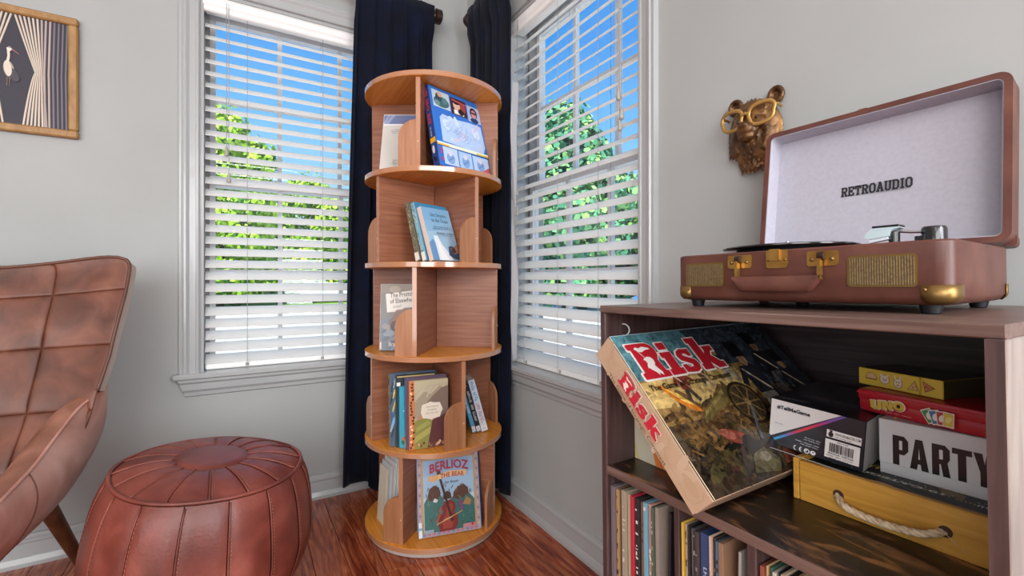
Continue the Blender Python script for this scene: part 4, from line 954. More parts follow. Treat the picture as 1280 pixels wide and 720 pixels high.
# letters of the title in a slab face: polygons in units of letter height
def risk_letters():
    L = {}
    L['R'] = [(0, 1), (0, .83), (.1, .83), (.1, .17), (0, .17), (0, 0), (.98, 0), (.98, .17), (.9, .17), (.84, .48), (.95, .62), (.97, .78), (.9, .91), (.76, .985), (.6, 1)]
    L['i'] = [(1.04, .66), (1.04, .5), (1.12, .5), (1.12, .17), (1.03, .17), (1.03, 0), (1.56, 0), (1.56, .17), (1.47, .17), (1.47, .66)]
    L['dot'] = [(1.12, .95), (1.12, .74), (1.44, .74), (1.44, .95)]
    L['s'] = [(1.62, .02), (1.62, .24), (1.78, .24), (1.86, .15), (2.0, .15), (2.02, .22), (1.86, .29), (1.68, .36), (1.62, .50), (1.70, .63), (1.88, .69), (2.06, .67), (2.22, .68), (2.22, .46), (2.08, .46), (2.0, .54), (1.88, .54), (1.88, .48), (2.06, .41), (2.24, .34), (2.30, .2), (2.22, .06), (2.04, -.01), (1.84, 0)]
    L['k'] = [(2.36, .98), (2.36, .82), (2.43, .82), (2.43, .17), (2.36, .17), (2.36, 0), (2.78, 0), (2.78, .2), (2.98, 0), (3.34, 0), (3.34, .17), (3.24, .17), (3.0, .40), (3.12, .52), (3.26, .52), (3.26, .68), (2.86, .68), (2.86, .55), (2.78, .46), (2.78, .98)]
    return L
def risk_title(a, x, y, h, skew=0., red='b3202e', edge='e6e0dc', wid=1.):
    Ls = risk_letters(); T = lambda p: (x + (p[0] * wid + p[1] * skew) * h, y + p[1] * h)
    for p in Ls.values(): a.outline([T(q) for q in p], h * .085, edge)
    for p in Ls.values(): a.poly([T(q) for q in p], red)
    # white rider and flag inside the R
    a.poly([T(q) for q in [(.22, .84), (.3, .90), (.42, .86), (.55, .9), (.78, .84), (.8, .80), (.6, .79), (.46, .74), (.34, .76), (.3, .8)]], edge)
    a.stroke([T((.3, .8)), T((.44, .55))], h * .016, edge)
    a.poly([T(q) for q in [(.36, .55), (.5, .6), (.62, .58), (.68, .5), (.66, .4), (.6, .34), (.66, .24), (.72, .14), (.7, .05), (.6, .14), (.56, .06), (.5, .16), (.42, .22), (.34, .3), (.3, .26), (.34, .36), (.4, .42), (.38, .5), (.32, .52)]], edge)
W_, H_ = rw, rl
a = Art(); a.rect(0.0008, .0008, W_ - .0008, H_ - .0008, '5c5044')
# background sky, smoke and ground of the battle picture
a.rect(.0008, H_ - .085, W_ - .0008, H_ - .0008, '5d93a4'); a.poly([(.16, H_ - .001), (W_ - .001, H_ - .001), (W_ - .001, .1), (.2, .16)], '3a4654')
a.poly([(.001, H_ - .085), (.25, H_ - .08), (.25, .1), (.001, .1)], 'a08252'); a.poly([(.001, H_ - .088), (.22, H_ - .086), (.24, H_ - .12), (.1, H_ - .14), (.001, H_ - .13)], 'd8bc7c')
for k in range(90):
    random.seed(2000 + k); x = .02 + random.random() * .33; y = .02 + random.random() * (H_ - .145)
    c = random.choice(['7c6240', '6b5540', '8c6c44', '77603f', '94764c', '5c4a3c']) if x < .22 else random.choice(['3c3a3e', '4c4440', '57483e', '2c2f38', '6a5240'])
    a.ell(x, y, .010 + random.random() * .016, .004 + random.random() * .007, c, 12, rot=random.random() * 3)
a.rect(.001, .001, W_ - .001, .05, '42382c')
for k in range(60):
    random.seed(2200 + k); a.ell(.02 + random.random() * .33, .008 + random.random() * .07, .008 + random.random() * .014, .004 + random.random() * .008, random.choice(['3f3c2c', '4f4a30', '3a3228', '5a5030', '463a2e', '2c2a28']), 10, rot=random.random() * 3)
for k in range(420):
    random.seed(5000 + k); x = .006 + random.random() * (W_ - .03); y = .006 + random.random() * (H_ - .15); L = .008 + random.random() * .014; t = random.gauss(.5, .5)
    if x > .2 + .1 * (1 - y / H_): c = random.choice(['1c1e26', '262a34', '2e2c30', '34343a', '20242e', '3a322e'])
    elif y < .06: c = random.choice(['2a241c', '3c3426', '463c2a', '54482e', '1e1c1a', '4a3028'])
    else: c = random.choice(['6c5436', '70563a', '5c462e', '7c6038', '4e3c2a', '86683e'])
    a.stroke([(x, y), (x + L * math.cos(t), y + L * math.sin(t))], .003 + random.random() * .004, c)
# flame, cannon and wheel
a.poly([(.03, .165), (.05, .155), (.075, .128), (.09, .108), (.07, .115), (.05, .132)], 'e08a34'); a.poly([(.04, .158), (.06, .145), (.08, .120), (.062, .13)], 'f4d070')
a.poly([(.075, .092), (.085, .11), (.155, .142), (.17, .14), (.172, .124), (.15, .114)], '7a6c40'); a.poly([(.08, .1), (.088, .108), (.155, .138), (.158, .132)], 'a0905c'); a.ell(.163, .132, .010, .012, '5c5232')
for rr, c in ((.036, '3a2e22'), (.031, '6a5638'), (.028, '4c4030')): a.ell(.19, .108, rr, rr * 1.05, c, 24)
for k in range(8): a.stroke([(.19, .108), (.19 + .03 * math.cos(k * PI / 4), .108 + .031 * math.sin(k * PI / 4))], .003, '8a7048')
a.ell(.19, .108, .006, .006, 'a08a58')
# soldiers as small painted groups
def soldier(x, y, s, coat, trouser, hat, gun=1):
    a.stroke([(x - .012 * s, y), (x - .002 * s, y + .03 * s)], .011 * s, trouser); a.stroke([(x + .016 * s, y - .002 * s), (x + .004 * s, y + .03 * s)], .011 * s, trouser)
    a.poly([(x - .012 * s, y + .028 * s), (x + .014 * s, y + .028 * s), (x + .018 * s, y + .062 * s), (x - .014 * s, y + .064 * s)], coat)
    a.stroke([(x + .014 * s, y + .058 * s), (x + .034 * s, y + .044 * s)], .008 * s, coat); a.stroke([(x - .012 * s, y + .058 * s), (x - .024 * s, y + .04 * s)], .008 * s, coat)
    a.stroke([(x - .012 * s, y + .06 * s), (x + .012 * s, y + .03 * s)], .003 * s, 'cfc6b4'); a.ell(x + .001 * s, y + .072 * s, .007 * s, .009 * s, 'b08a6c', 12); a.poly([(x - .009 * s, y + .076 * s), (x + .011 * s, y + .076 * s), (x + .010 * s, y + .098 * s), (x - .011 * s, y + .098 * s)], hat)
    if gun: a.stroke([(x + .02 * s, y + .03 * s), (x + .05 * s, y + .1 * s)], .003 * s, '2a241e')
soldier(.085, .128, .74, '8c4438', '5a5048', '2a2622', 0); soldier(.135, .146, .62, '7a5038', 'a89c88', '33281f'); soldier(.200, .148, .8, '2c303a', 'a6a49c', '1c1c22'); soldier(.255, .075, 1.5, '2c303c', 'b0aea6', '16171d'); soldier(.315, .115, 1.25, '23262e', '5c5c60', '14151a'); soldier(.348, .075, 1.2, '262a34', '777672', '16171d')
a.ell(.112, .064, .024, .011, '96483c', 18, rot=-.35); a.ell(.100, .070, .015, .008, 'b87060', 14, rot=-.4); a.ell(.13, .045, .016, .018, '2a2624'); a.poly([(.1, .012), (.12, .035), (.15, .04), (.165, .02), (.15, .004)], '6c6848'); a.ell(.140, .028, .012, .007, '9a9684'); a.poly([(.17, .01), (.2, .05), (.26, .07), (.3, .04), (.26, .012)], '8c5244'); a.stroke([(.16, .05), (.19, .1)], .006, '70767c'); a.ell(.215, .060, .007, .003, 'b8922e', rot=.5); a.ell(.28, .02, .03, .010, '2c2a2c')
for k in range(14):
    random.seed(2300 + k); a.stroke([(.26 + random.random() * .1, .02 + random.random() * .05), (.3 + random.random() * .08, .05 + random.random() * .05)], .004, random.choice(['7c8a4a', '3a3c34', 'a88a3c', '54584a']))
paint = a; a = Art()
risk_title(a, .019, H_ - .085, .0655, skew=0., wid=.86)
a.text('The Game of Strategic Conquest', .014, H_ - .108, .185, .0135, '1a120c', .016)
a.stroke([(.001, .001), (.001, H_ - .001)], .0016, 'd9c4a4'); a.stroke([(.001, H_ - .0012), (W_ - .001, H_ - .0012)], .0016, '8fb0b8')
# cover: u along depth, v up the panel
if sy > 0: O_, U_, V_ = (0, rl, rth), (1, 0, 0), (0, -1, 0)
else: O_, U_, V_ = (0, -rl, rth), (1, 0, 0), (0, 1, 0)
paint.build('cover_painting', rb, O_, U_, V_, step=1.2e-6, material=M['print_paint']); a.build('title_print', rb, O_, U_, V_, lift=9e-4, step=2e-5)
a = Art(); a.rect(.001, .001, rl - .001, rth - .001, 'c2a588')
for k in range(16):
    random.seed(2400 + k); a.ell(random.random() * rl * .9 + .012, .008 + random.random() * (rth - .016), .008 + random.random() * .014, .004 + random.random() * .005, random.choice(['c6aa8e', 'bfa184', 'c9af94', 'bd9f82']), 24, rot=random.random() * 3)
for pts in ([(.17, .038), (.18, .03), (.176, .02), (.19, .014), (.21, .012), (.24, .008), (.25, .014), (.252, .03), (.246, .038)], [(.02, .036), (.03, .03), (.026, .02), (.034, .012), (.03, .004)], [(.05, .008), (.056, .018), (.05, .026), (.056, .034)]): a.stroke(pts, .0006, 'b39478')
risk_title(a, .062, .017, .0235, wid=1.3, red='c42a3c', edge='ecdcd0')
a.text('The Game of Strategic Conquest', .045, .0055, .15, .0075, '4a382c', .004)
a.build('end_print', rb, (0, 0, 0), (0, -1, 0), (0, 0, 1))

def cbox(name, label, cat, a_, b_, c_, yaw, w, d, h, roll=0., group=None):
    return thing(name, label, cat, MC @ Matrix.Translation((a_, b_, c_)) @ Matrix.Rotation(yaw, 4, 'Z') @ Matrix.Rotation(-roll, 4, 'Y'), group=group)
# small cream and orange box behind it
b = cbox('small_game_box', 'small cream and orange box behind the leaning war game box', 'game box', .0138, .064, SH, 0, .085, .12, .084)
MB().box((0, 0, 0), (.085, .12, .084), bev=.001).build('carton', C('c9c0a4', .5), b)
a = Art(); a.rect(.0008, .0008, .084, .083, 'c8c2ac'); a.poly([(.001, .001), (.012, .001), (.001, .035)], 'cdb884'); a.poly([(.03, .083), (.034, .05), (.046, .001), (.084, .001), (.084, .083)], 'd87a3c')
for k in range(4): a.stroke([(.058 + k * .008, .002), (.046 + k * .009, .05)], .002, 'c0582c')
a.poly([(.032, .05), (.048, .026), (.052, .016), (.06, .016), (.06, .06), (.036, .06)], '201c20'); a.ell(.048, .044, .011, .010, 'dcd6dc'); a.ell(.058, .026, .012, .009, 'e4e0e4'); a.ell(.057, .026, .003, .003, '2a2a30')
a.build('front_print', b, (0, 0, 0), (1, 0, 0), (0, 0, 1))

# wooden crate with a rope handle
cw, cdp, chh = .222, .262, .0532
cr = cbox('wooden_crate', 'shallow pale pine crate with a rope handle under the party boxes', 'crate', .2349, .1424, SH, 0, cw, cdp, chh)
MB().box((.008, 0.0, .0), (cw - .008, .009, chh), bev=.001).build('front_board', M['crate'], cr)
MB().box((0, -.0012, 0), (.0075, cdp, chh + .0030), bev=.001).build('side_board', M['crate'], cr)
MB().box((cw - .0075, -.0012, 0), (cw, cdp, chh - .0038), bev=.001).build('side_board', M['crate'], cr)
MB().box((.008, cdp - .009, 0), (cw - .008, cdp, chh), bev=.001).build('back_board', M['crate'], cr)
MB().box((.008, .0095, .002), (cw - .008, cdp - .0095, .006)).build('base_board', M['crate'], cr)
ld = MB().box((.0085, .0098, chh - .0065), (cw - .0085, cdp - .0098, chh - .0035)).build('lid', C('1c2420', .45), cr)
a = Art(); w, d = cw - .017, cdp - .0196
a.ell(.086, .002, .016, .0085, 'c09a58', 20, a0=0, a1=PI)
a.stroke([(.005, .012), (.05, .010), (.07, .02), (.1, .02), (.12, .01), (w - .004, .008)], .0007, 'a08c50')
for k in range(44):
    t = PI * (k + .5) / 44; a.stroke([(.085 + .05 * math.cos(t), .033 + .028 * math.sin(t)), (.085 + .07 * math.cos(t), .033 + .040 * math.sin(t))], .0012, 'a88c48')
a.text('10 CATEGORIES', .140, .0285, .115, .0075, 'd8dcd8', .02, rot=PI); a.scrib(.192, .021, .07, .004, (5, 6, 7), 'b09a50', PI); a.scrib(.120, .020, .05, .003, (4, 5), 'b09a50', PI); a.scrib(.2, .014, .03, .006, (5,), 'b8c4cc', PI)
a.text('100', .072, .046, .026, .010, 'b89a4c', .02, rot=PI)
for k in range(24): random.seed(2500 + k); a.ell(.02 + random.random() * .18, .012 + random.random() * .03, .0009, .0009, 'c8cac4', 6)
a.build('lid_print', ld, (.0085, .0098, chh - .0035), (1, 0, 0), (0, 1, 0))
hx0, hx1, hz = .0554, .1590, .0245
for hx in (hx0, hx1):
    MB().tube([(hx, -.0004, hz), (hx, .002, hz)], .0062, 18).build('rope_hole', C('3a2410', .8), cr, smooth=True)
def rope_path(n=46):
    P = []
    for k in range(n):
        t = k / (n - 1); x_ = hx0 + (hx1 - hx0) * t; s = math.sin(PI * t)
        P.append(Vector((x_ - .004 * math.cos(PI * t) * (1 - t), .006 - .018 * min(1, s * 2.2) ** .7, hz - .013 * s ** .7 + .004 * t * s)))
    return P
RPp = rope_path(); rp = MB()
for s in range(3):
    pts = []
    for k, p in enumerate(RPp):
        tg = (RPp[min(k + 1, len(RPp) - 1)] - RPp[max(k - 1, 0)]).normalized(); u = tg.cross(Vector((0, 0, 1))).normalized(); v = tg.cross(u); an = s * 2 * PI / 3 + k * .62
        pts.append(p + (u * math.cos(an) + v * math.sin(an)) * .0021)
    rp.tube(pts, .0026, 7)
rp.build('rope_handle', M['rope'], cr, smooth='all')
fr = MB(); random.seed(77)
for k in range(16):
    p = RPp[random.randrange(3, 43)]; q = p + Vector((random.uniform(-.004, .004), random.uniform(-.006, 0), random.uniform(-.007, .008))); fr.tube([p, (p + q) / 2 + Vector((.001, 0, .001)), q], .00022, 4)
p = RPp[-2]; fr.tube([p, p + Vector((.008, -.006, -.002)), p + Vector((.016, -.005, -.009)), p + Vector((.019, -.004, -.013))], .0003, 4)
fr.build('loose_fibres', M['rope'], cr, smooth='all')
CT = SH + chh

# black and white card game box
tw, td, th_ = .1154, .178, .0672
b = cbox('card_game_box', 'black and white card game box with a barcode, propped on the crate', 'game box', .1904, .160, -.2025, .1216, tw, td, th_, roll=-.0831)
MB().box((0, 0, 0), (tw, td, th_), bev=.0008).build('carton', C('1d1e26', .35, .2), b)
a = Art(); a.rect(.0006, .0006, tw - .0006, th_ - .0006, '20212b'); a.poly([(.0006, .010), (.088, th_ - .0006), (.0006, th_ - .0006)], 'd5d1d0')
n = 16; cg = ['3a9ad0', '3a9ad0', '4a8cc8', '5c78b8', '8a5a9a', 'b03c66', 'c8304a', 'cc2c40', 'cc2c40', 'c42e4c', 'b83060', 'a83880', '8c4090', '744a98', '6a4e9c', '60529c']
for k in range(n):
    t0, t1 = k / n, (k + 1) / n; p0 = (.0006 + .088 * t0, .0045 + (th_ - .0051) * t0); p1 = (.0006 + .088 * t1, .0045 + (th_ - .0051) * t1)
    a.poly([p0, (min(p0[0] + .006, tw), p0[1]), (min(p1[0] + .006, tw), min(p1[1], th_ - .0006)), (p1[0], min(p1[1], th_ - .0006))], cg[k])
a.text('#TellMeGame', .0090, .0535, .043, .0062, '1a1a20', .035); a.scrib(.0075, .032, .012, .0011, (8,), '5a5a60')
a.rect(.0735, .0345, .1125, .0445, 'e0dcdb'); a.text('WWW.SPINMASTER.COM', .0830, .0385, .0285, .0036, '15151a', .02); a.ell(.0785, .0385, .003, .0036, '15151a'); a.ell(.0785, .0430, .002, .0012, '15151a'); a.scrib(.0830, .0362, .02, .0011, (6, 8, 5), '3a3a40')
a.rect(.0735, .0075, .1125, .0325, 'e4e1e0'); a.scrib(.087, .0300, .013, .0014, (7,), '26262c')
x = .0790; random.seed(11)
while x < .1065:
    wd = random.choice([.0004, .0006, .001, .0013]); a.rect(x, .0165, min(x + wd, .1065), .0285, '1a1a20'); x += wd + random.choice([.0004, .0006, .0009])
a.scrib(.078, .0138, .030, .0018, (6, 6), '1a1a20'); a.scrib(.077, .0115, .03, .0012, (5, 4, 6), '3a3a40'); a.scrib(.081, .0095, .022, .001, (4, 6), '3a3a40')
a.scrib(.0510, .0265, .020, .0012, (7, 5, 6), 'c8c8cc'); a.scrib(.0510, .0243, .020, .0012, (4, 8, 5), 'c8c8cc'); a.scrib(.0415, .0210, .030, .0012, (8, 9, 6), 'c8c8cc'); a.scrib(.0485, .0188, .023, .0012, (5, 6, 7), 'c8c8cc')
for ox in (.0445, .0515): a.stroke([(ox - .0024 * math.cos(t), .0125 + .003 * math.sin(t)) for t in [k * PI / 8 - PI / 2 for k in range(9)]], .0011, 'dcdcde')
a.stroke([(.0492, .0125), (.0512, .0125)], .001, 'dcdcde'); a.ell(.058, .0125, .0034, .0034, 'dcdcde'); a.ell(.058, .0125, .0022, .0022, '20212b'); a.ell(.057, .0132, .0014, .0012, 'dcdcde'); a.ell(.0655, .0125, .0033, .003, 'dcdcde'); a.poly([(.0642, .0142), (.0670, .0138), (.0655, .0118)], '20212b')
a.stroke([(.0008, .0012), (tw - .0008, .0012)], .0007, 'b8b8bc')
a.build('front_print', b, (0, 0, 0), (1, 0, 0), (0, 0, 1))
a = Art(); a.rect(.0006, .0006, td - .0006, th_ - .0006, 'd9d8d8'); a.stroke([(.09, .001), (.09, th_ * .35)], .0006, 'b4b4b6'); a.rect(.10, .028, .106, .040, '26262e'); a.stroke([(.002, .02), (td - .002, .02)], .0005, 'b8b8ba')
a.build('side_print', b, (tw, 0, 0), (0, 1, 0), (0, 0, 1))
a = Art(); a.rect(.0006, .0006, tw - .0006, td - .0006, '1a1b22'); a.poly([(.02, .045), (.085, .030), (tw - .001, .05), (tw - .001, td - .001), (.001, td - .001), (.001, .10)], '393640'); a.scrib(.006, .012, .04, .004, (7, 4, 6), 'b8b8bc'); a.scrib(.004, .006, .046, .003, (5, 3, 8), '9c9ca2')
for k in range(9): random.seed(2600 + k); a.ell(.03 + random.random() * .07, .06 + random.random() * .1, .010, .008, '26242c', 10)
a.scrib(.03, .034, .075, .012, (5, 6), '6a6670')
a.build('top_print', b, (0, 0, th_), (1, 0, 0), (0, 1, 0))

# white PARTY box
pw, pd, ph = .1445, .17, .0699
b = cbox('party_game_box', 'white box printed PARTY in tall black capitals on the crate', 'game box', .313, .2009, CT - .0034, .0314, pw, pd, ph)
MB().box((.0006, .0006, 0), (pw - .0006, pd - .0006, ph * .6), bev=.0006).build('box_base', C('d6d7db', .45), b)
MB().box((0, 0, .0132), (pw, pd, ph), bev=.0009).build('box_lid', C('d9dade', .42, .1), b)
a = Art()
for ch, x0, x1 in (('P', .0147, .0305), ('A', .0318, .0500), ('R', .0530, .0697), ('T', .0711, .0883), ('Y', .0893, .1075)): a.cond(ch, x0, .0150, x1 - x0, .0372, '15161c', 'd9dade')
a.build('front_print', b, (0, 0, 0), (1, 0, 0), (0, 0, 1))
PT = CT - .0034 + ph

# red tin
uw, ud, uh = .168, .115, .0309
b = cbox('card_game_tin', 'red metal card game tin on top of the white box', 'tin', .2804, .2235, PT + .0002, -.1654, uw, ud, uh)
tin = C('b3202f', .32, .4); 
MB().box((.001, .001, 0), (uw - .001, ud - .001, uh * .62), bev=.004, seg=2).build('tin_body', tin, b, smooth=True)
MB().box((0, 0, uh * .5), (uw, ud, uh), bev=.0032, seg=2).build('tin_lid', tin, b, smooth=True)
MB().box((-.0006, -.0006, uh * .8), (uw + .0006, ud + .0006, uh * .86), bev=.0006).build('lid_rim', C('c43040', .25, .5), b)
a = Art()
for (ch, x0, x1, lf) in (('U', .0135, .0215, -.0005), ('N', .0215, .0305, .0006), ('O', .0300, .0385, .0022)):
    pass
T = lambda x_, y_: (.0172 + x_ * .0225, .0060 + y_ * .0115 + x_ * .0032)
UN = [[(0, 1), (.26, 1), (.26, .3), (.34, .22), (.40, .3), (.40, 1), (.62, 1), (.62, .22), (.46, 0), (.2, 0), (.04, .2)],
      [(.66, 0), (.66, 1), (.84, 1), (1.0, .5), (1.0, 1), (1.2, 1), (1.2, 0), (1.02, 0), (.86, .5), (.86, 0)]]
for p in UN: a.outline([T(*q) for q in p], .0022, 'e8dcc0')
a.ell(*T(1.50, .5), .0080, .0071, 'e8dcc0')
for p in UN: a.poly([(q[0] - .0007, q[1] - .0007) for q in [T(*q) for q in p]], '1c1a18')
a.ell(*T(1.47, .44), .0070, .0056, '1c1a18')
for p in UN: a.poly([T(*q) for q in p], 'd8b548')
a.ell(*T(1.50, .5), .0068, .0055, 'd8b548'); a.ell(*T(1.50, .5), .0022, .0026, '1c1a18')
a.scrib(.036, .0058, .030, .0012, (5, 4, 6), 'd8a8a8')
for k, (c, r_) in enumerate((('3f8a4c', .5), ('3c74ac', .28), ('b83a44', .1), ('dcc04a', -.04))):
    cx_ = .0845 + k * .0064; cy_ = .0135; ww, hh = .0046, .0075
    q = lambda s_: [(cx_ + (dx_ * math.cos(r_) - dy_ * math.sin(r_)) * s_, cy_ + (dx_ * math.sin(r_) + dy_ * math.cos(r_)) * s_) for dx_, dy_ in ((-ww, -hh), (ww, -hh), (ww, hh), (-ww, hh))]
    a.poly(q(1.18), 'e2dcd2'); a.poly(q(1.), c); a.ell(cx_, cy_, ww * .62, hh * .6, 'e8e2d8' if k < 3 else 'e8d890', 14, rot=r_ - .4)
a.rect(.0475, .0010, .0510, .0026, 'd8b548')
a.build('front_print', b, (0, -.0004, 0), (1, 0, 0), (0, 0, 1))
UT = PT + uh + .0002

# yellow card box
yw_, yd, yh = .1051, .075, .0234
b = cbox('small_card_box', 'small yellow card box with cartoon food and animals, topmost of the pile', 'card box', .27, .2557, UT + .0008, -.285, yw_, yd, yh)
MB().box((0, 0, 0), (yw_, yd, yh), bev=.0008).build('carton', C('c9a93a', .4, .2), b)
a = Art(); a.rect(.0005, .0005, yw_ - .0005, yh - .0005, 'd6bb46')
pk, ln_, wh = 'd8b08c', '6a4a30', 'dcd4c8'
a.ell(.018, .0100, .0078, .0088, ln_, 16, a0=0, a1=PI); a.ell(.018, .0102, .0070, .0080, pk, 16, a0=0, a1=PI); a.rect(.0102, .0088, .0258, .0103, ln_)
a.ell(.036, .0118, .0066, .0062, ln_); a.ell(.036, .0118, .006, .0056, wh); a.poly([(.0305, .0150), (.0300, .0195), (.0345, .0172)], wh); a.poly([(.0405, .0160), (.0425, .0195), (.0375, .0172)], wh); a.ell(.0345, .0125, .0009, .0009, ln_, 8); a.ell(.0382, .0122, .0009, .0009, ln_, 8); a.ell(.0365, .0105, .0020, .0012, 'd09a8a', 10)
a.ell(.0535, .0100, .0055, .0068, ln_); a.ell(.0535, .0100, .0049, .0062, wh); a.stroke([(.0505, .0150), (.0495, .0200)], .0018, wh); a.stroke([(.0565, .0150), (.0580, .0200)], .0018, wh); a.ell(.0518, .0115, .0008, .001, ln_, 8); a.ell(.0552, .0115, .0008, .001, ln_, 8); a.ell(.0535, .0072, .0022, .0018, 'c8a090', 10)
a.poly([(.0650, .0050), (.0790, .0050), (.0745, .0175)], ln_); a.poly([(.0660, .0056), (.0780, .0056), (.0743, .0162)], 'd0a868'); a.ell(.072, .0085, .0013, .0013, 'a8803c', 8); a.ell(.075, .0105, .001, .001, 'a8803c', 8)
a.poly([(.0835, .0190), (.0975, .0120), (.0860, .0050)], ln_); a.poly([(.0845, .0178), (.0955, .0120), (.0866, .0062)], 'b87a50'); a.ell(.0875, .0125, .0014, .0014, '9c4a34', 8); a.ell(.0905, .0112, .001, .001, '9c4a34', 8)
a.poly([(.0790, .0005), (.0805, .010), (.0795, yh - .0005), (.0818, yh - .0005), (.0822, .010), (.0812, .0005)], 'b08a2c')
a.build('front_print', b, (0, 0, 0), (1, 0, 0), (0, 0, 1))
a = Art(); a.rect(.0005, .0005, yw_ - .0005, yd - .0005, '2a2622'); a.build('top_print', b, (0, 0, yh), (1, 0, 0), (0, 1, 0))
a = Art(); a.rect(.0005, .0005, yd - .0005, yh - .0005, '4a4030'); a.build('side_print', b, (yw_, 0, 0), (0, 1, 0), (0, 0, 1))

# ================================================================== SUITCASE TURNTABLE
ft, tW, tH, tD = .0098, .3274, .0692, .2534
tt = thing('record_player', 'open brown suitcase record player on the walnut cabinet', 'record player', MC @ Matrix.Translation((.0904, .0825, 0)) @ Matrix.Rotation(.0554, 4, 'Z'))
def rrect(x0, y0, x1, y1, r, n=5):
    P = []
    for (cx_, cy_, a0) in ((x1 - r, y1 - r, 0), (x0 + r, y1 - r, PI / 2), (x0 + r, y0 + r, PI), (x1 - r, y0 + r, 3 * PI / 2)):
        for k in range(n + 1): P.append((cx_ + r * math.cos(a0 + k * PI / 2 / n), cy_ + r * math.sin(a0 + k * PI / 2 / n)))
    return P
m = MB(); lay = [(ft, .010), (ft + .003, .004), (ft + .009, .0), (ft + tH - .002, .0), (ft + tH, .002)]; ring = None; vs = []; nP = len(rrect(0, 0, 1, 1, .1))
for z, ins in lay: vs += [(x_, y_, z) for x_, y_ in rrect(ins, ins, tW - ins, tD - ins, .016 - ins * .5)]
fs = [list(range(nP))[::-1], [(len(lay) - 1) * nP + k for k in range(nP)]]
for i in range(len(lay) - 1): fs += [[i * nP + k, i * nP + (k + 1) % nP, (i + 1) * nP + (k + 1) % nP, (i + 1) * nP + k] for k in range(nP)]
m.add(vs, fs); m.build('case', M['tt'], tt, smooth=True)
for fx, fy in ((.024, .022), (tW - .024, .022), (.024, tD - .03), (tW - .024, tD - .03), (.125, tD * .55)):
    MB().lathe([(.0072, 0), (.0085, .001), (.0105, ft + .0008)], 20).build('foot', M['rubber'], tt, (fx, fy, .0002), smooth=True)
def plate(u0, c0, u1, c1, name, mt, y=-.0016, d=.002, r=.003, parent=tt):
    return MB().prism(rrect(u0, c0, u1, c1, r, 4), lambda p, q, w: (p, w, ft + q), y, y + d).build(name, mt, parent, smooth=True)
for (u0, c0, u1, c1) in ((.0185, .0210, .0815, .0565), (.2345, .0195, .2985, .0560)):
    g = plate(u0, c0, u1, c1, 'speaker_frame', M['brass'], -.0015, .0022, .0045)
    plate(u0 + .0024, c0 + .0024, u1 - .0024, c1 - .0024, 'speaker_grille', M['grille'], -.0024, .0012, .003, g)
for uc, cc in ((.1050, .0556), (.2090, .0548)):
    pl = plate(uc - .0172, cc - .0092, uc + .0172, cc + .0092, 'handle_plate', M['brass_l'], -.0020, .0024, .0028)
    for du in (-.0115, .0105):
        MB().lathe([(.0026, 0), (.0024, .0012), (.0010, .0022)], 12, f=lambda x_, y_, z_, u=uc + du, c=cc: (u + x_, -.0020 - z_, ft + c - .001 + y_)).build('rivet', M['brass'], pl, smooth=True)
    MB().tube([(uc - .0035, -.0045, ft + cc + .003), (uc + .0035, -.0045, ft + cc + .003)], .0052, 12).build('handle_hinge', M['bronze'], pl, smooth=True)
lt = plate(.1420, .0450, .1690, .0690, 'latch_plate', M['brass_l'], -.0020, .0024, .0028)
plate(.1475, .0545, .1605, .0700, 'latch_hasp', M['brass_l'], -.0058, .0036, .0015, lt)
for du in (-.0105, .0105): MB().lathe([(.0018, 0), (.0015, .001), (.0007, .0016)], 10, f=lambda x_, y_, z_, u=.1555 + du: (u + x_, -.0020 - z_, ft + .0555 + y_)).build('rivet', M['brass'], lt, smooth=True)
hd = thing('handle'); hd.parent = tt
for uc, sg in ((.1035, 1), (.2105, -1)):
    MB().prism([(0, .0560), (.0, .030), (.0035 * sg, .030), (.0035 * sg, .0560)] if sg > 0 else [(0, .0545), (0, .029), (.0035 * sg, .029), (.0035 * sg, .0545)], lambda p, q, w: (uc + p, w, ft + q), -.0125, -.0045).build('handle_strap', M['brass_l'], hd)
gp = MB(); N = 26
pts = []; rr = []
prof = []
def grip(u, v):
    x_ = .1030 + .1085 * v; e = min(v, 1 - v); s = min(1., math.sqrt(max(e, .0) / .10)) if e < .10 else 1.
    s = max(s, .25); a_ = u * 2 * PI; cz = .0345 - .0105 * s
    return (x_, -.0135 + .0068 * math.cos(a_), ft + cz + .0105 * s * math.sin(a_))
gp.grid(grip, 20, 36, closeu=True); gp.build('grip', M['tt'], hd, smooth='all')
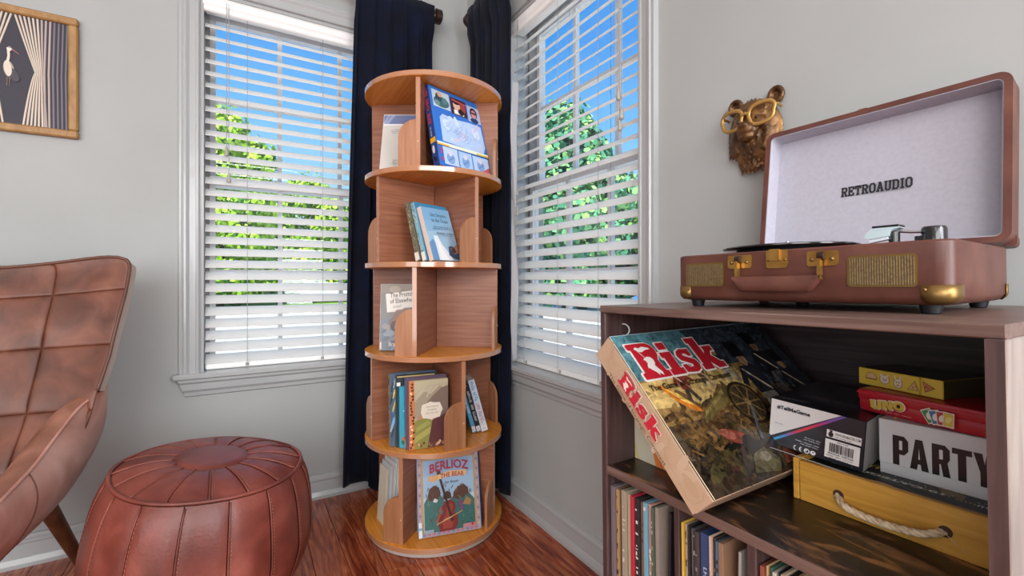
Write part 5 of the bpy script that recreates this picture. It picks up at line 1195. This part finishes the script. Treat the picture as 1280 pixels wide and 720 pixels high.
# corner guards of brass at the front and back lower corners
def guard(sx, sy_):
    m = MB(); r = .0165; ext = .010
    cx_ = (r if sx < 0 else tW - r); cy_ = (r if sy_ < 0 else tD - r)
    path = [(cx_ + sx * 0 - sx * ext, cy_ + sy_ * (r + .0006))] + [(cx_ + sx * (r + .0006) * math.sin(k * PI / 12), cy_ + sy_ * (r + .0006) * math.cos(k * PI / 12)) for k in range(7)] + [(cx_ + sx * (r + .0006), cy_ - sy_ * ext)]
    zz = [(ft + .0016, -.0052), (ft + .0058, -.0012), (ft + .0095, .0002), (ft + .0215, .0003)]
    vs = []
    cen = (cx_, cy_)
    for z, off in zz:
        for (x_, y_) in path:
            dx_, dy_ = x_ - cen[0], y_ - cen[1]; k = 1 + off / r; vs.append((cen[0] + dx_ * k if abs(dx_) > .002 else x_, cen[1] + dy_ * k if abs(dy_) > .002 else y_, z))
    n = len(path); fs = [[i * n + k, i * n + k + 1, (i + 1) * n + k + 1, (i + 1) * n + k] for i in range(3) for k in range(n - 1)]
    m.add(vs, fs); o = m.build('corner_guard', M['brass'], tt, smooth=True)
    so = o.modifiers.new('thickness', 'SOLIDIFY'); so.thickness = .0008; so.offset = 1
    MB().lathe([(.0022, 0), (.002, .0012), (.0008, .002)], 10, f=lambda x_, y_, z_: (cx_ - sx * .007 + x_, cy_ + sy_ * (r + .001 + z_), ft + .0165 + y_)).build('rivet', M['brass'], o, smooth=True)
for sx in (-1, 1):
    for sy_ in (-1, 1): guard(sx, sy_)
# platter, record, spindle
pcx, pcy, pz = .1170, .112, ft + tH
MB().lathe([(.070, 0), (.072, .004), (.070, .0075)], 48).build('platter', M['rubber'], tt, (pcx, pcy, pz), smooth=True)
MB().lathe([(.0885, .0078), (.0905, .0090), (.0905, .0102), (.0885, .0114), (.034, .0108)], 72).build('turntable_disc', M['vinyl'], tt, (pcx, pcy, pz), smooth=True)
MB().lathe([(.0026, .0), (.0026, .019), (.0018, .0205)], 14).build('spindle', M['chrome'], tt, (pcx, pcy, pz), smooth=True)
# tone arm
ta = thing('tone_arm'); ta.parent = tt
MB().lathe([(.0088, 0), (.0088, .0018), (.0060, .0022), (.0060, .0215), (.0052, .0225)], 20).build('arm_rest', M['black'], ta, (.2453, .12, pz), smooth=True)
MB().lathe([(.0125, 0), (.0125, .0185), (.0112, .0215), (.0095, .0222)], 24).build('pivot_cap', M['black'], ta, (.2832, .125, pz + .003), smooth=True)
MB().box((.268, .112, pz), (.296, .138, pz + .0035), bev=.001).build('pivot_base', M['black'], ta)
MB().tube([(.281, .122, pz + .0190), (.262, .1205, pz + .0200), (.247, .119, pz + .0225), (.238, .118, pz + .0240)], .0020, 12).build('arm_tube', M['chrome'], ta, smooth=True)
MB().box((.266, .117, pz + .002), (.273, .128, pz + .014), bev=.001).build('lift_lever', M['black'], ta)
hs_ = MB(); hs_.prism([(.2165, .0150), (.2170, .0205), (.2240, .0268), (.2520, .0300), (.2535, .0262), (.2440, .0235), (.2420, .0160), (.2220, .0132)], lambda p, q, w: (p, w, pz + q), .108, .1285)
hs_.build('head_shell', M['clear'], ta)
MB().prism([(.2205, .0085), (.2205, .0160), (.2390, .0200), (.2410, .0120)], lambda p, q, w: (p, w, pz + q), .111, .125).build('cartridge', C('dfe6f0', .2, .4), ta)
MB().box((.2250, .107, pz + .0275), (.2540, .1295, pz + .0302), bev=.0006).build('shell_top', M['black'], ta)
# lid
tl = .15; LH, LDp = .240, .042
lid = thing('lid'); lid.parent = tt; lid.matrix_local = Matrix.Translation((.004, .246, .0868)) @ Matrix.Rotation(-tl, 4, 'X')
def ring_solid(o_pts, i_pts, y0, y1, yb):
    """open tray: outer loop, inner loop, front edge at y0, back at y1, inner floor at yb"""
    m = MB(); n = len(o_pts)
    vs = [(x_, y0, z) for x_, z in o_pts] + [(x_, y1, z) for x_, z in o_pts] + [(x_, y0, z) for x_, z in i_pts] + [(x_, yb, z) for x_, z in i_pts]
    fs = []
    for k in range(n):
        q = (k + 1) % n; fs += [[k, q, n + q, n + k], [k, 2 * n + k, 2 * n + q, q], [2 * n + k, 3 * n + k, 3 * n + q, 2 * n + q]]
    fs += [list(range(n, 2 * n)), [3 * n + k for k in range(n)]]
    return m.add(vs, fs)
op = rrect(0, 0, tW, LH, .015, 6); ip = rrect(.0085, .0085, tW - .0085, LH - .0085, .008, 6)
ring_solid(op, ip, 0, LDp, LDp - .004).build('lid_shell', M['tt'], lid, smooth=True)
ip2 = rrect(.0086, .0086, tW - .0086, LH - .0086, .008, 6); ip3 = rrect(.0098, .0098, tW - .0098, LH - .0098, .007, 6)
li = ring_solid(ip2, ip3, .0014, LDp - .0041, LDp - .0060).build('lid_lining', M['lining_white'], lid, smooth=True)
a = Art(); a.slab('RETROAUDIO', .1190, .1040, .0965, .0170, '1a1b22', .165)
a.build('logo_print', li, (0, LDp - .0061, 0), (1, 0, 0), (0, 0, 1), lift=4e-4)
MB().box((.1395, .006, LH - .0005), (.1640, .020, LH + .0018), bev=.0008).build('catch_plate', M['brass'], lid)
MB().tube([(.144, .010, LH + .0022), (.148, .010, LH + .0052), (.158, .010, LH + .0052), (.163, .010, LH + .0020)], .0013, 8).build('catch_hook', M['brass'], lid, smooth=True)
for sx in (0, 1):
    x_ = -.0012 if sx == 0 else tW - .0165
    MB().prism(rrect(x_, -.0008, x_ + .0177, .017, .006, 4), lambda p, q, w: (p, w, q), LDp - .016, LDp + .0010).build('corner_guard', M['tt'], lid, smooth=True)
for hx in (.07, .25): MB().tube([(hx - .012, .248, .0835), (hx + .012, .248, .0835)], .0035, 10).build('hinge', M['brass'], tt, smooth=True)

# ================================================================== BRONZE BEAR HEAD on the right wall
def to_remesh(bm_add, voxel, name, mt, parent, smooth_it=6):
    bm = bmesh.new(); bm_add(bm); me = bpy.data.meshes.new('tmp'); bm.to_mesh(me); bm.free()
    o = bpy.data.objects.new('tmp', me); COL.objects.link(o)
    r = o.modifiers.new('r', 'REMESH'); r.mode = 'VOXEL'; r.voxel_size = voxel
    s = o.modifiers.new('s', 'SMOOTH'); s.iterations = smooth_it; s.factor = .5
    dg = bpy.context.evaluated_depsgraph_get(); dg.update(); ev = o.evaluated_get(dg); nm = bpy.data.meshes.new_from_object(ev); nm.name = name
    bpy.data.objects.remove(o); nm.materials.clear(); nm.materials.append(mt); nm.polygons.foreach_set('use_smooth', [True] * len(nm.polygons))
    return link(name, nm, parent)
# local: x to the viewer's right (world -y), y out of the wall (world -x) , z up
MBear = Matrix(((0, -1, 0, 0), (-1, 0, 0, -1.452), (0, 0, 1, 1.205), (0, 0, 0, 1)))
MBear = Matrix(((0, -1, 0, -.0005), (-1, 0, 0, -1.452), (0, 0, 1, 1.205), (0, 0, 0, 1)))
if MBear.to_3x3().determinant() < 0: bsx = -1; MBear = Matrix(((0, -1, 0, -.0005), (1, 0, 0, -1.452), (0, 0, 1, 1.205), (0, 0, 0, 1)))
else: bsx = 1
MBear = Matrix.Translation((0, .0085, -.005)) @ MBear @ Matrix.Diagonal((.93, .60, .97, 1))
bear = thing('bear_head_sculpture', 'bronze bear head wearing gold glasses, hung on the right wall', 'wall sculpture', MBear)
def ellip(bm, c, r, rot=None):
    q = bmesh.ops.create_icosphere(bm, subdivisions=3, radius=1)
    R = rot or Matrix.Identity(3)
    for v in q['verts']: v.co = R @ Vector((v.co.x * r[0], v.co.y * r[1], v.co.z * r[2])) + Vector((c[0] * bsx, c[1], c[2]))
def tuft(bm, p0, p1, r):
    p0 = Vector((p0[0] * bsx, p0[1], p0[2])); p1 = Vector((p1[0] * bsx, p1[1], p1[2])); d_ = p1 - p0
    q = bmesh.ops.create_cone(bm, cap_ends=True, segments=8, radius1=r, radius2=r * .12, depth=d_.length)
    R = d_.to_track_quat('Z', 'Y').to_matrix()
    for v in q['verts']: v.co = R @ v.co + (p0 + p1) / 2
def bear_bm(bm):
    ellip(bm, (0, .022, .022), (.056, .040, .054)); ellip(bm, (0, .02, -.02), (.052, .036, .052)); ellip(bm, (0, .046, .038), (.038, .022, .026))
    ellip(bm, (0, .060, .004), (.024, .030, .020)); ellip(bm, (0, .078, .006), (.019, .018, .016)); ellip(bm, (0, .070, -.010), (.018, .020, .010)); ellip(bm, (0, .095, .013), (.0115, .007, .0075))
    for s in (-1, 1):
        ellip(bm, (s * .022, .050, .018), (.018, .018, .016)); ellip(bm, (s * .020, .056, .040), (.016, .008, .006)); ellip(bm, (s * .036, .026, -.006), (.020, .018, .026))
        # ears: ring around a hollow
        for k in range(14):
            t = k * 2 * PI / 14; ellip(bm, (s * (.047 + .0135 * math.cos(t)), .018, .072 + .0145 * math.sin(t)), (.0058, .0085, .0058))
        ellip(bm, (s * .046, .010, .070), (.014, .007, .014))
    R = random.Random(5)
    for row in range(6):
        n = 10 - row // 2
        for k in range(n):
            t = (k + .5 * (row % 2)) / (n - 1) * 2 - 1; t = max(-1, min(1, t)); wd = .056 - row * .0035
            z = -.004 - row * .012 + .006 * abs(t) ** 2; y = .056 - .034 * abs(t) ** 2 - row * .0035
            L = .024 + R.uniform(-.003, .006)
            tuft(bm, (t * wd, y - .008, z + .008), (t * wd * .95 + R.uniform(-.003, .003), y + .007, z - L * .55), .0080)
            tuft(bm, (t * wd * .97, y - .004, z - L * .2), (t * wd * .92 + R.uniform(-.002, .002), y + .002, z - L), .0062)
    for s in (-1, 1):
        for k in range(7):
            a_ = 1.0 - k * .36; tuft(bm, (s * (.040 + .008 * math.cos(a_)), .026, .034 * math.sin(a_) + .012), (s * (.062 + .003 * math.cos(a_)), .020, .034 * math.sin(a_) - .014), .0085)
            tuft(bm, (s * (.026 + .008 * math.cos(a_)), .048, .030 * math.sin(a_) - .004), (s * (.046 + .003 * math.cos(a_)), .042, .030 * math.sin(a_) - .024), .0075)
    for k in range(9):
        t = k / 8 * 2 - 1; tuft(bm, (t * .030, .050, .060 - .010 * t * t), (t * .038, .036, .078 - .022 * t * t), .008)
to_remesh(bear_bm, .0021, 'head', M['bear'], bear, 3)
for s in (-1, 1):
    MB().lathe([(.0045, 0), (.0042, .002), (.002, .0038)], 14, f=lambda x_, y_, z_: (s * bsx * .0215 + x_, .0645 + z_, .0285 + y_)).build('eye', C('2a1a10', .2, .6), bear, smooth=True)
MB().tube([(bsx * .0045, .1015, .0100), (bsx * .0045, .1020, .0105)], .0022, 8).build('nostril', C('1c120a', .5), bear)
gl = thing('glasses'); gl.parent = bear
for s in (-1, 1):
    pts = []
    for k in range(30):
        t = k * 2 * PI / 30; ex_ = math.copysign(abs(math.cos(t)) ** .72, math.cos(t)) * .0262; ez_ = math.copysign(abs(math.sin(t)) ** .72, math.sin(t)) * .0215
        x_ = s * .0345 + ex_ * (1.05 if ez_ > 0 else .94); pts.append((bsx * x_, .0755 - .010 * (abs(x_) / .06) ** 2, .0300 + ez_ + .004 * (abs(x_) / .06)))
    MB().tube(pts, .0043, 8, closed=True).build('lens_rim', M['gold'], gl, smooth='all')
    MB().tube([(bsx * s * .060, .066, .044), (bsx * s * .062, .050, .046), (bsx * s * .061, .024, .044)], .0028, 8).build('temple', M['gold'], gl, smooth=True)
MB().tube([(-.009, .0765, .036), (0, .0785, .040), (.009, .0765, .036)], .0035, 8).build('bridge', M['gold'], gl, smooth=True)

# ================================================================== LEATHER POUF
pf = thing('leather_pouf', 'round brown leather pouf with stitched panels on the wood floor', 'pouf', Matrix.Translation((-1.010, -.600, 0)))
def pouf_prof(t):
    """t 0 at the button rim, 1 at the piping, 2 at the floor"""
    if t <= 1:
        r = .076 + (.205 - .076) * t; z = .434 - .022 * t ** 2
        return r, z + .004 * math.sin(PI * t)
    q = t - 1
    r = .205 + .044 * max(0, math.sin(min(1, q ** .80) * PI * .80)) ** .9 - .085 * max(0, q - .45) ** 1.5 / .55 ** 1.5; z = .412 * (1 - q ** 1.06)
    return r, max(z, .001)
NP = 16
def pouf_surf(a_, t, bulge=.0):
    r, z = pouf_prof(t)
    tilt = -.10 * math.cos(a_) * r + .04 * math.sin(a_) * r
    sag = 1 + .012 * math.sin(3 * a_ + 1) + .008 * math.sin(5 * a_)
    sh = 0 if t <= 1 else .017 * math.sin(min(1, (t - 1) * 1.6) * PI / 2)
    return Vector(((r * sag + bulge * .55) * math.cos(a_) - .85 * sh, (r * sag + bulge * .55) * math.sin(a_) + .2 * sh, (z + bulge * .6 * (1 if t <= 1 else .1)) + tilt * max(0, min(1, z / .41)) ** 1.5))
def wedge(k, t0, t1, off, bul, nu=9, nv=12):
    a0 = (k + off) * 2 * PI / NP; da = 2 * PI / NP
    def f(u, v):
        a_ = a0 + da * (.012 + .976 * u); t = t0 + (t1 - t0) * v
        e = (1 - abs(2 * u - 1) ** 8) * (1 - abs(2 * v - 1) ** 12)
        wr = .0035 * mnoise.noise(Vector((a_ * 5, t * 5, k * .3))) * e
        return pouf_surf(a_, t, bul * e + wr - .0022 * (1 - e))
    return MB().grid(f, nu, nv)
for k in range(NP):
    wedge(k, .02, .985, 0, .0018).build('top_panel', M['leather_pouf'], pf, smooth='all')
    wedge(k, 1.012, 2.0, .5, .0026, 9, 18).build('side_panel', M['leather_pouf'], pf, smooth='all')
MB().grid(lambda u, v: pouf_surf(u * 2 * PI, v * 2.0) * .965 + Vector((0, 0, .004)), 64, 24, closeu=True).build('inner_lining', C('4a2820', .8), pf, smooth='all')
MB().tube([pouf_surf(k * 2 * PI / 96, 1.0, .002) for k in range(96)], .0045, 8, closed=True).build('piping', M['leather_pouf'], pf, smooth='all')
MB().grid(lambda u, v: pouf_surf(u * 2 * PI, .0, 0) * 1 * 1 if False else Vector(((.081 * v + .0001) * math.cos(u * 2 * PI), (.081 * v + .0001) * math.sin(u * 2 * PI), .4385 + .004 * (1 - v * v) - .006 * max(0, v - .93) / .07 - .10 * .081 * v * math.cos(u * 2 * PI) + .04 * .081 * v * math.sin(u * 2 * PI))), 40, 10, closeu=True).build('top_button', M['leather_pouf'], pf, smooth='all')
sb = MB()
for k in range(NP):
    sb.tube([pouf_surf(k * 2 * PI / NP + .012, .03 + .94 * j / 14, .0012) for j in range(15)], .0021, 6)
    sb.tube([pouf_surf((k + .5) * 2 * PI / NP + .010, 1.02 + .96 * j / 24, .0012) for j in range(25)], .0020, 6)
tag(sb.build('seam_beads', M['leather_pouf'], pf, smooth='all'), kind='stuff')
st = MB()
for k in range(NP):
    for off, t0, t1 in ((0, .08, .95), (.5, 1.06, 1.9)):
        for da_ in (.030,):
            n = 22 if t0 < 1 else 40
            for j in range(n):
                t = t0 + (t1 - t0) * (j + .2) / n; t2 = t0 + (t1 - t0) * (j + .72) / n; a_ = (k + off) * 2 * PI / NP + da_ * (1.3 if t0 < 1 else 1)
                st.tube([pouf_surf(a_, t, .0020), pouf_surf(a_, t2, .0020)], .0006, 4)
tag(st.build('stitching', M['thread'], pf, smooth='all'), kind='stuff')

# ================================================================== ARMCHAIR
ACX = -1.52
ch = thing('armchair', 'tan leather wingback armchair with quilted back at the left', 'armchair', Matrix.Translation((ACX, -.55, 0)))
A0 = Vector((ACX, -.55, 0))
def lerp_tab(tab, v):
    for (v0, x0), (v1, x1) in zip(tab, tab[1:]):
        if v <= v1: 
            q = (v - v0) / (v1 - v0); q = q * q * (3 - 2 * q) * .4 + q * .6; return x0 + (x1 - x0) * q
    return tab[-1][1]
HW = [(0, .205), (.28, .238), (.55, .264), (.85, .288), (.93, .291), (.965, .288), (.985, .281), (1, .262)]
YB = [(0, -.435), (.28, -.350), (.6, -.285), (1, -.215)]
def back_surf(u, v, off=0.):
    """u -1..1 across, v 0 seat .. 1 top; off pushes toward the sitter"""
    hw = lerp_tab(HW, v); z = .405 + .548 * v - .018 * (u * u) * (v > .9) * 0
    z += (-.028 + .044 * abs(u) ** 1.3) * v ** 2.5
    z -= .010 * max(0, v - .93) / .07 * abs(u) ** 9
    y = lerp_tab(YB, v) - .055 * abs(u) ** 2.2 * (1 - .25 * v) - off
    return Vector((ACX + hw * u, y, z + off * .25)) - A0
us = [-1, -.42, .42, 1]; vs_ = [0, .26, .555, .825, 1.0]
for i in range(3):
    for j in range(4):
        def f(u, v, i=i, j=j):
            uu = us[i] + (us[i + 1] - us[i]) * u; vv = vs_[j] + (vs_[j + 1] - vs_[j]) * v
            e = ((1 - abs(2 * u - 1) ** 22) * (1 - abs(2 * v - 1) ** 18)) ** .5
            wr = .0035 * mnoise.noise(Vector((uu * 4 + 3, vv * 7, 2.))) * e
            return back_surf(uu, vv, .0062 * e + wr * .8 - .0022)
        MB().grid(lambda u, v: f(.5 - .5 * math.cos(PI * u), .5 - .5 * math.cos(PI * v)), 22, 22).build('back_panel', M['leather_chair'], ch, smooth='all')
# outer back shell with a light edge
def shell_pts():
    V = [.345, .37, .4, .45, .5, .6, .7, .8, .87, .91, .94, .96, .975, .985, .993]
    return [(-1, v) for v in V] + [(-1 + k / 12, 1.) for k in range(0, 25)] + [(1, v) for v in V[::-1]]
m = MB(); edge = shell_pts(); nE = len(edge)
fr_ = [back_surf(u, v, -.001) for u, v in edge]; bk = [back_surf(u * (1.035 if v < .97 else 1.01), v * 1.0, -.034) for u, v in edge]
m.add(fr_ + bk, [[k, k + 1, nE + k + 1, nE + k] for k in range(nE - 1)]); m.build('back_edge', M['edge_light'], ch, smooth='all')
MB().grid(lambda u, v: back_surf((u * 2 - 1) * (.93 + .104 * max(0, min(1, (v - .27) / .05))), v, -.0341 - .02 * (1 - (2 * u - 1) ** 2)), 20, 20).build('back_shell', M['leather_lit'], ch, smooth='all')
MB().tube([back_surf(u, v, .002) for u, v in edge], .0045, 8).build('back_piping', M['welt'], ch, smooth='all')
# arms: rim curve from the back to the front, tub side falling to the base
RIM = [(.249, -.322, .592), (.243, -.350, .584), (.214, -.425, .560), (.194, -.52, .516), (.187, -.62, .488), (.1815, -.72, .474), (.175, -.85, .460), (.165, -.93, .44)]
BOT = [(.130, -.245, .335), (.150, -.29, .315), (.158, -.36, .302), (.150, -.47, .295), (.135, -.60, .295), (.125, -.72, .300), (.115, -.85, .305), (.105, -.92, .31)]
def crv(tab, t):
    n = len(tab) - 1; x_ = min(max(t, 0), .9999) * n; i = int(x_); q = x_ - i
    p0, p1, p2, p3 = (Vector(tab[max(i - 1, 0)]), Vector(tab[i]), Vector(tab[i + 1]), Vector(tab[min(i + 2, n)]))
    return .5 * ((2 * p1) + (p2 - p0) * q + (2 * p0 - 5 * p1 + 4 * p2 - p3) * q * q + (3 * p1 - p0 - 3 * p2 + p3) * q ** 3)
def side(sg):
    S = lambda p: Vector((sg * p.x + ACX, p.y, p.z)) - A0
    def outer(u, v):
        a_, b_ = crv(RIM, u), crv(BOT, u); c_ = (a_ + b_) / 2 + Vector((.062 + .03 * math.sin(PI * min(1, u * 1.3)), .02 * (1 - u), .014))
        return S((1 - v) ** 2 * a_ + 2 * v * (1 - v) * c_ + v * v * b_)
    def pad(u, v):
        a_ = crv(RIM, u); wdt = .052 * min(1, .35 + u * 4)
        return S(a_ + Vector((-wdt * v, .010 * v, -.010 * v * v + .010 * math.sin(PI * v))))
    def inner(u, v):
        a_ = crv(RIM, u); wdt = .052 * min(1, .35 + u * 4); p = a_ + Vector((-wdt, .010, -.010)); b_ = Vector((min(p.x, .165), p.y, .40))
        return S(p * (1 - v) + b_ * v + Vector((.006 * math.sin(PI * v), 0, 0)))
    MB().grid(outer, 40, 16).build('arm_shell', M['leather_lit'], ch, smooth='all')
    MB().grid(pad, 40, 8).build('arm_pad', M['leather_pad'], ch, smooth='all')
    MB().grid(inner, 40, 8).build('arm_lining', M['leather_pad'], ch, smooth='all')
    MB().tube([S(crv(RIM, k / 50)) + Vector((0, 0, .001)) for k in range(51)], .0036, 8).build('arm_piping', M['leather_lit'], ch, smooth='all')
    seam = [outer(.62 + .02 * math.sin(PI * k / 20), k / 20 * .98) for k in range(21)]
    MB().tube([p + Vector((sg * .0008, 0, 0)) for p in seam], .0016, 6).build('arm_seam', M['welt'], ch, smooth='all')
side(1); side(-1)
MB().grid(lambda u, v: (lambda a_, h: Vector(((.130 * math.cos(a_)) if False else -.130 + .26 * u, -.245 + .55 + .03 * math.sin(PI * u), .335 + (.41 - .335) * v)))(0, 0), 12, 4).build('rear_apron', M['leather_lit'], ch, smooth='all')
MB().box((-.165, -.33, .355), (.165, .135, .425), bev=.03, seg=4).build('seat_cushion', M['leather_chair'], ch, smooth=True)
MB().box((-.130, -.36, .292), (.130, .26, .356), bev=.01, seg=2).build('seat_base', M['leather_lit'], ch, smooth=True)
for sg in (-1, 1):
    for (p0, p1) in (((.145, .165, .305), (.187, .355, 0)), ((.095, -.31, .305), (.135, -.40, 0))):
        a_, b_ = Vector((sg * p0[0], p0[1], p0[2])), Vector((sg * p1[0], p1[1], p1[2] + .001))
        MB().tube([a_, a_.lerp(b_, .5), b_], [.0195, .0155, .0115], 16).build('leg', M['leg'], ch, smooth=True)
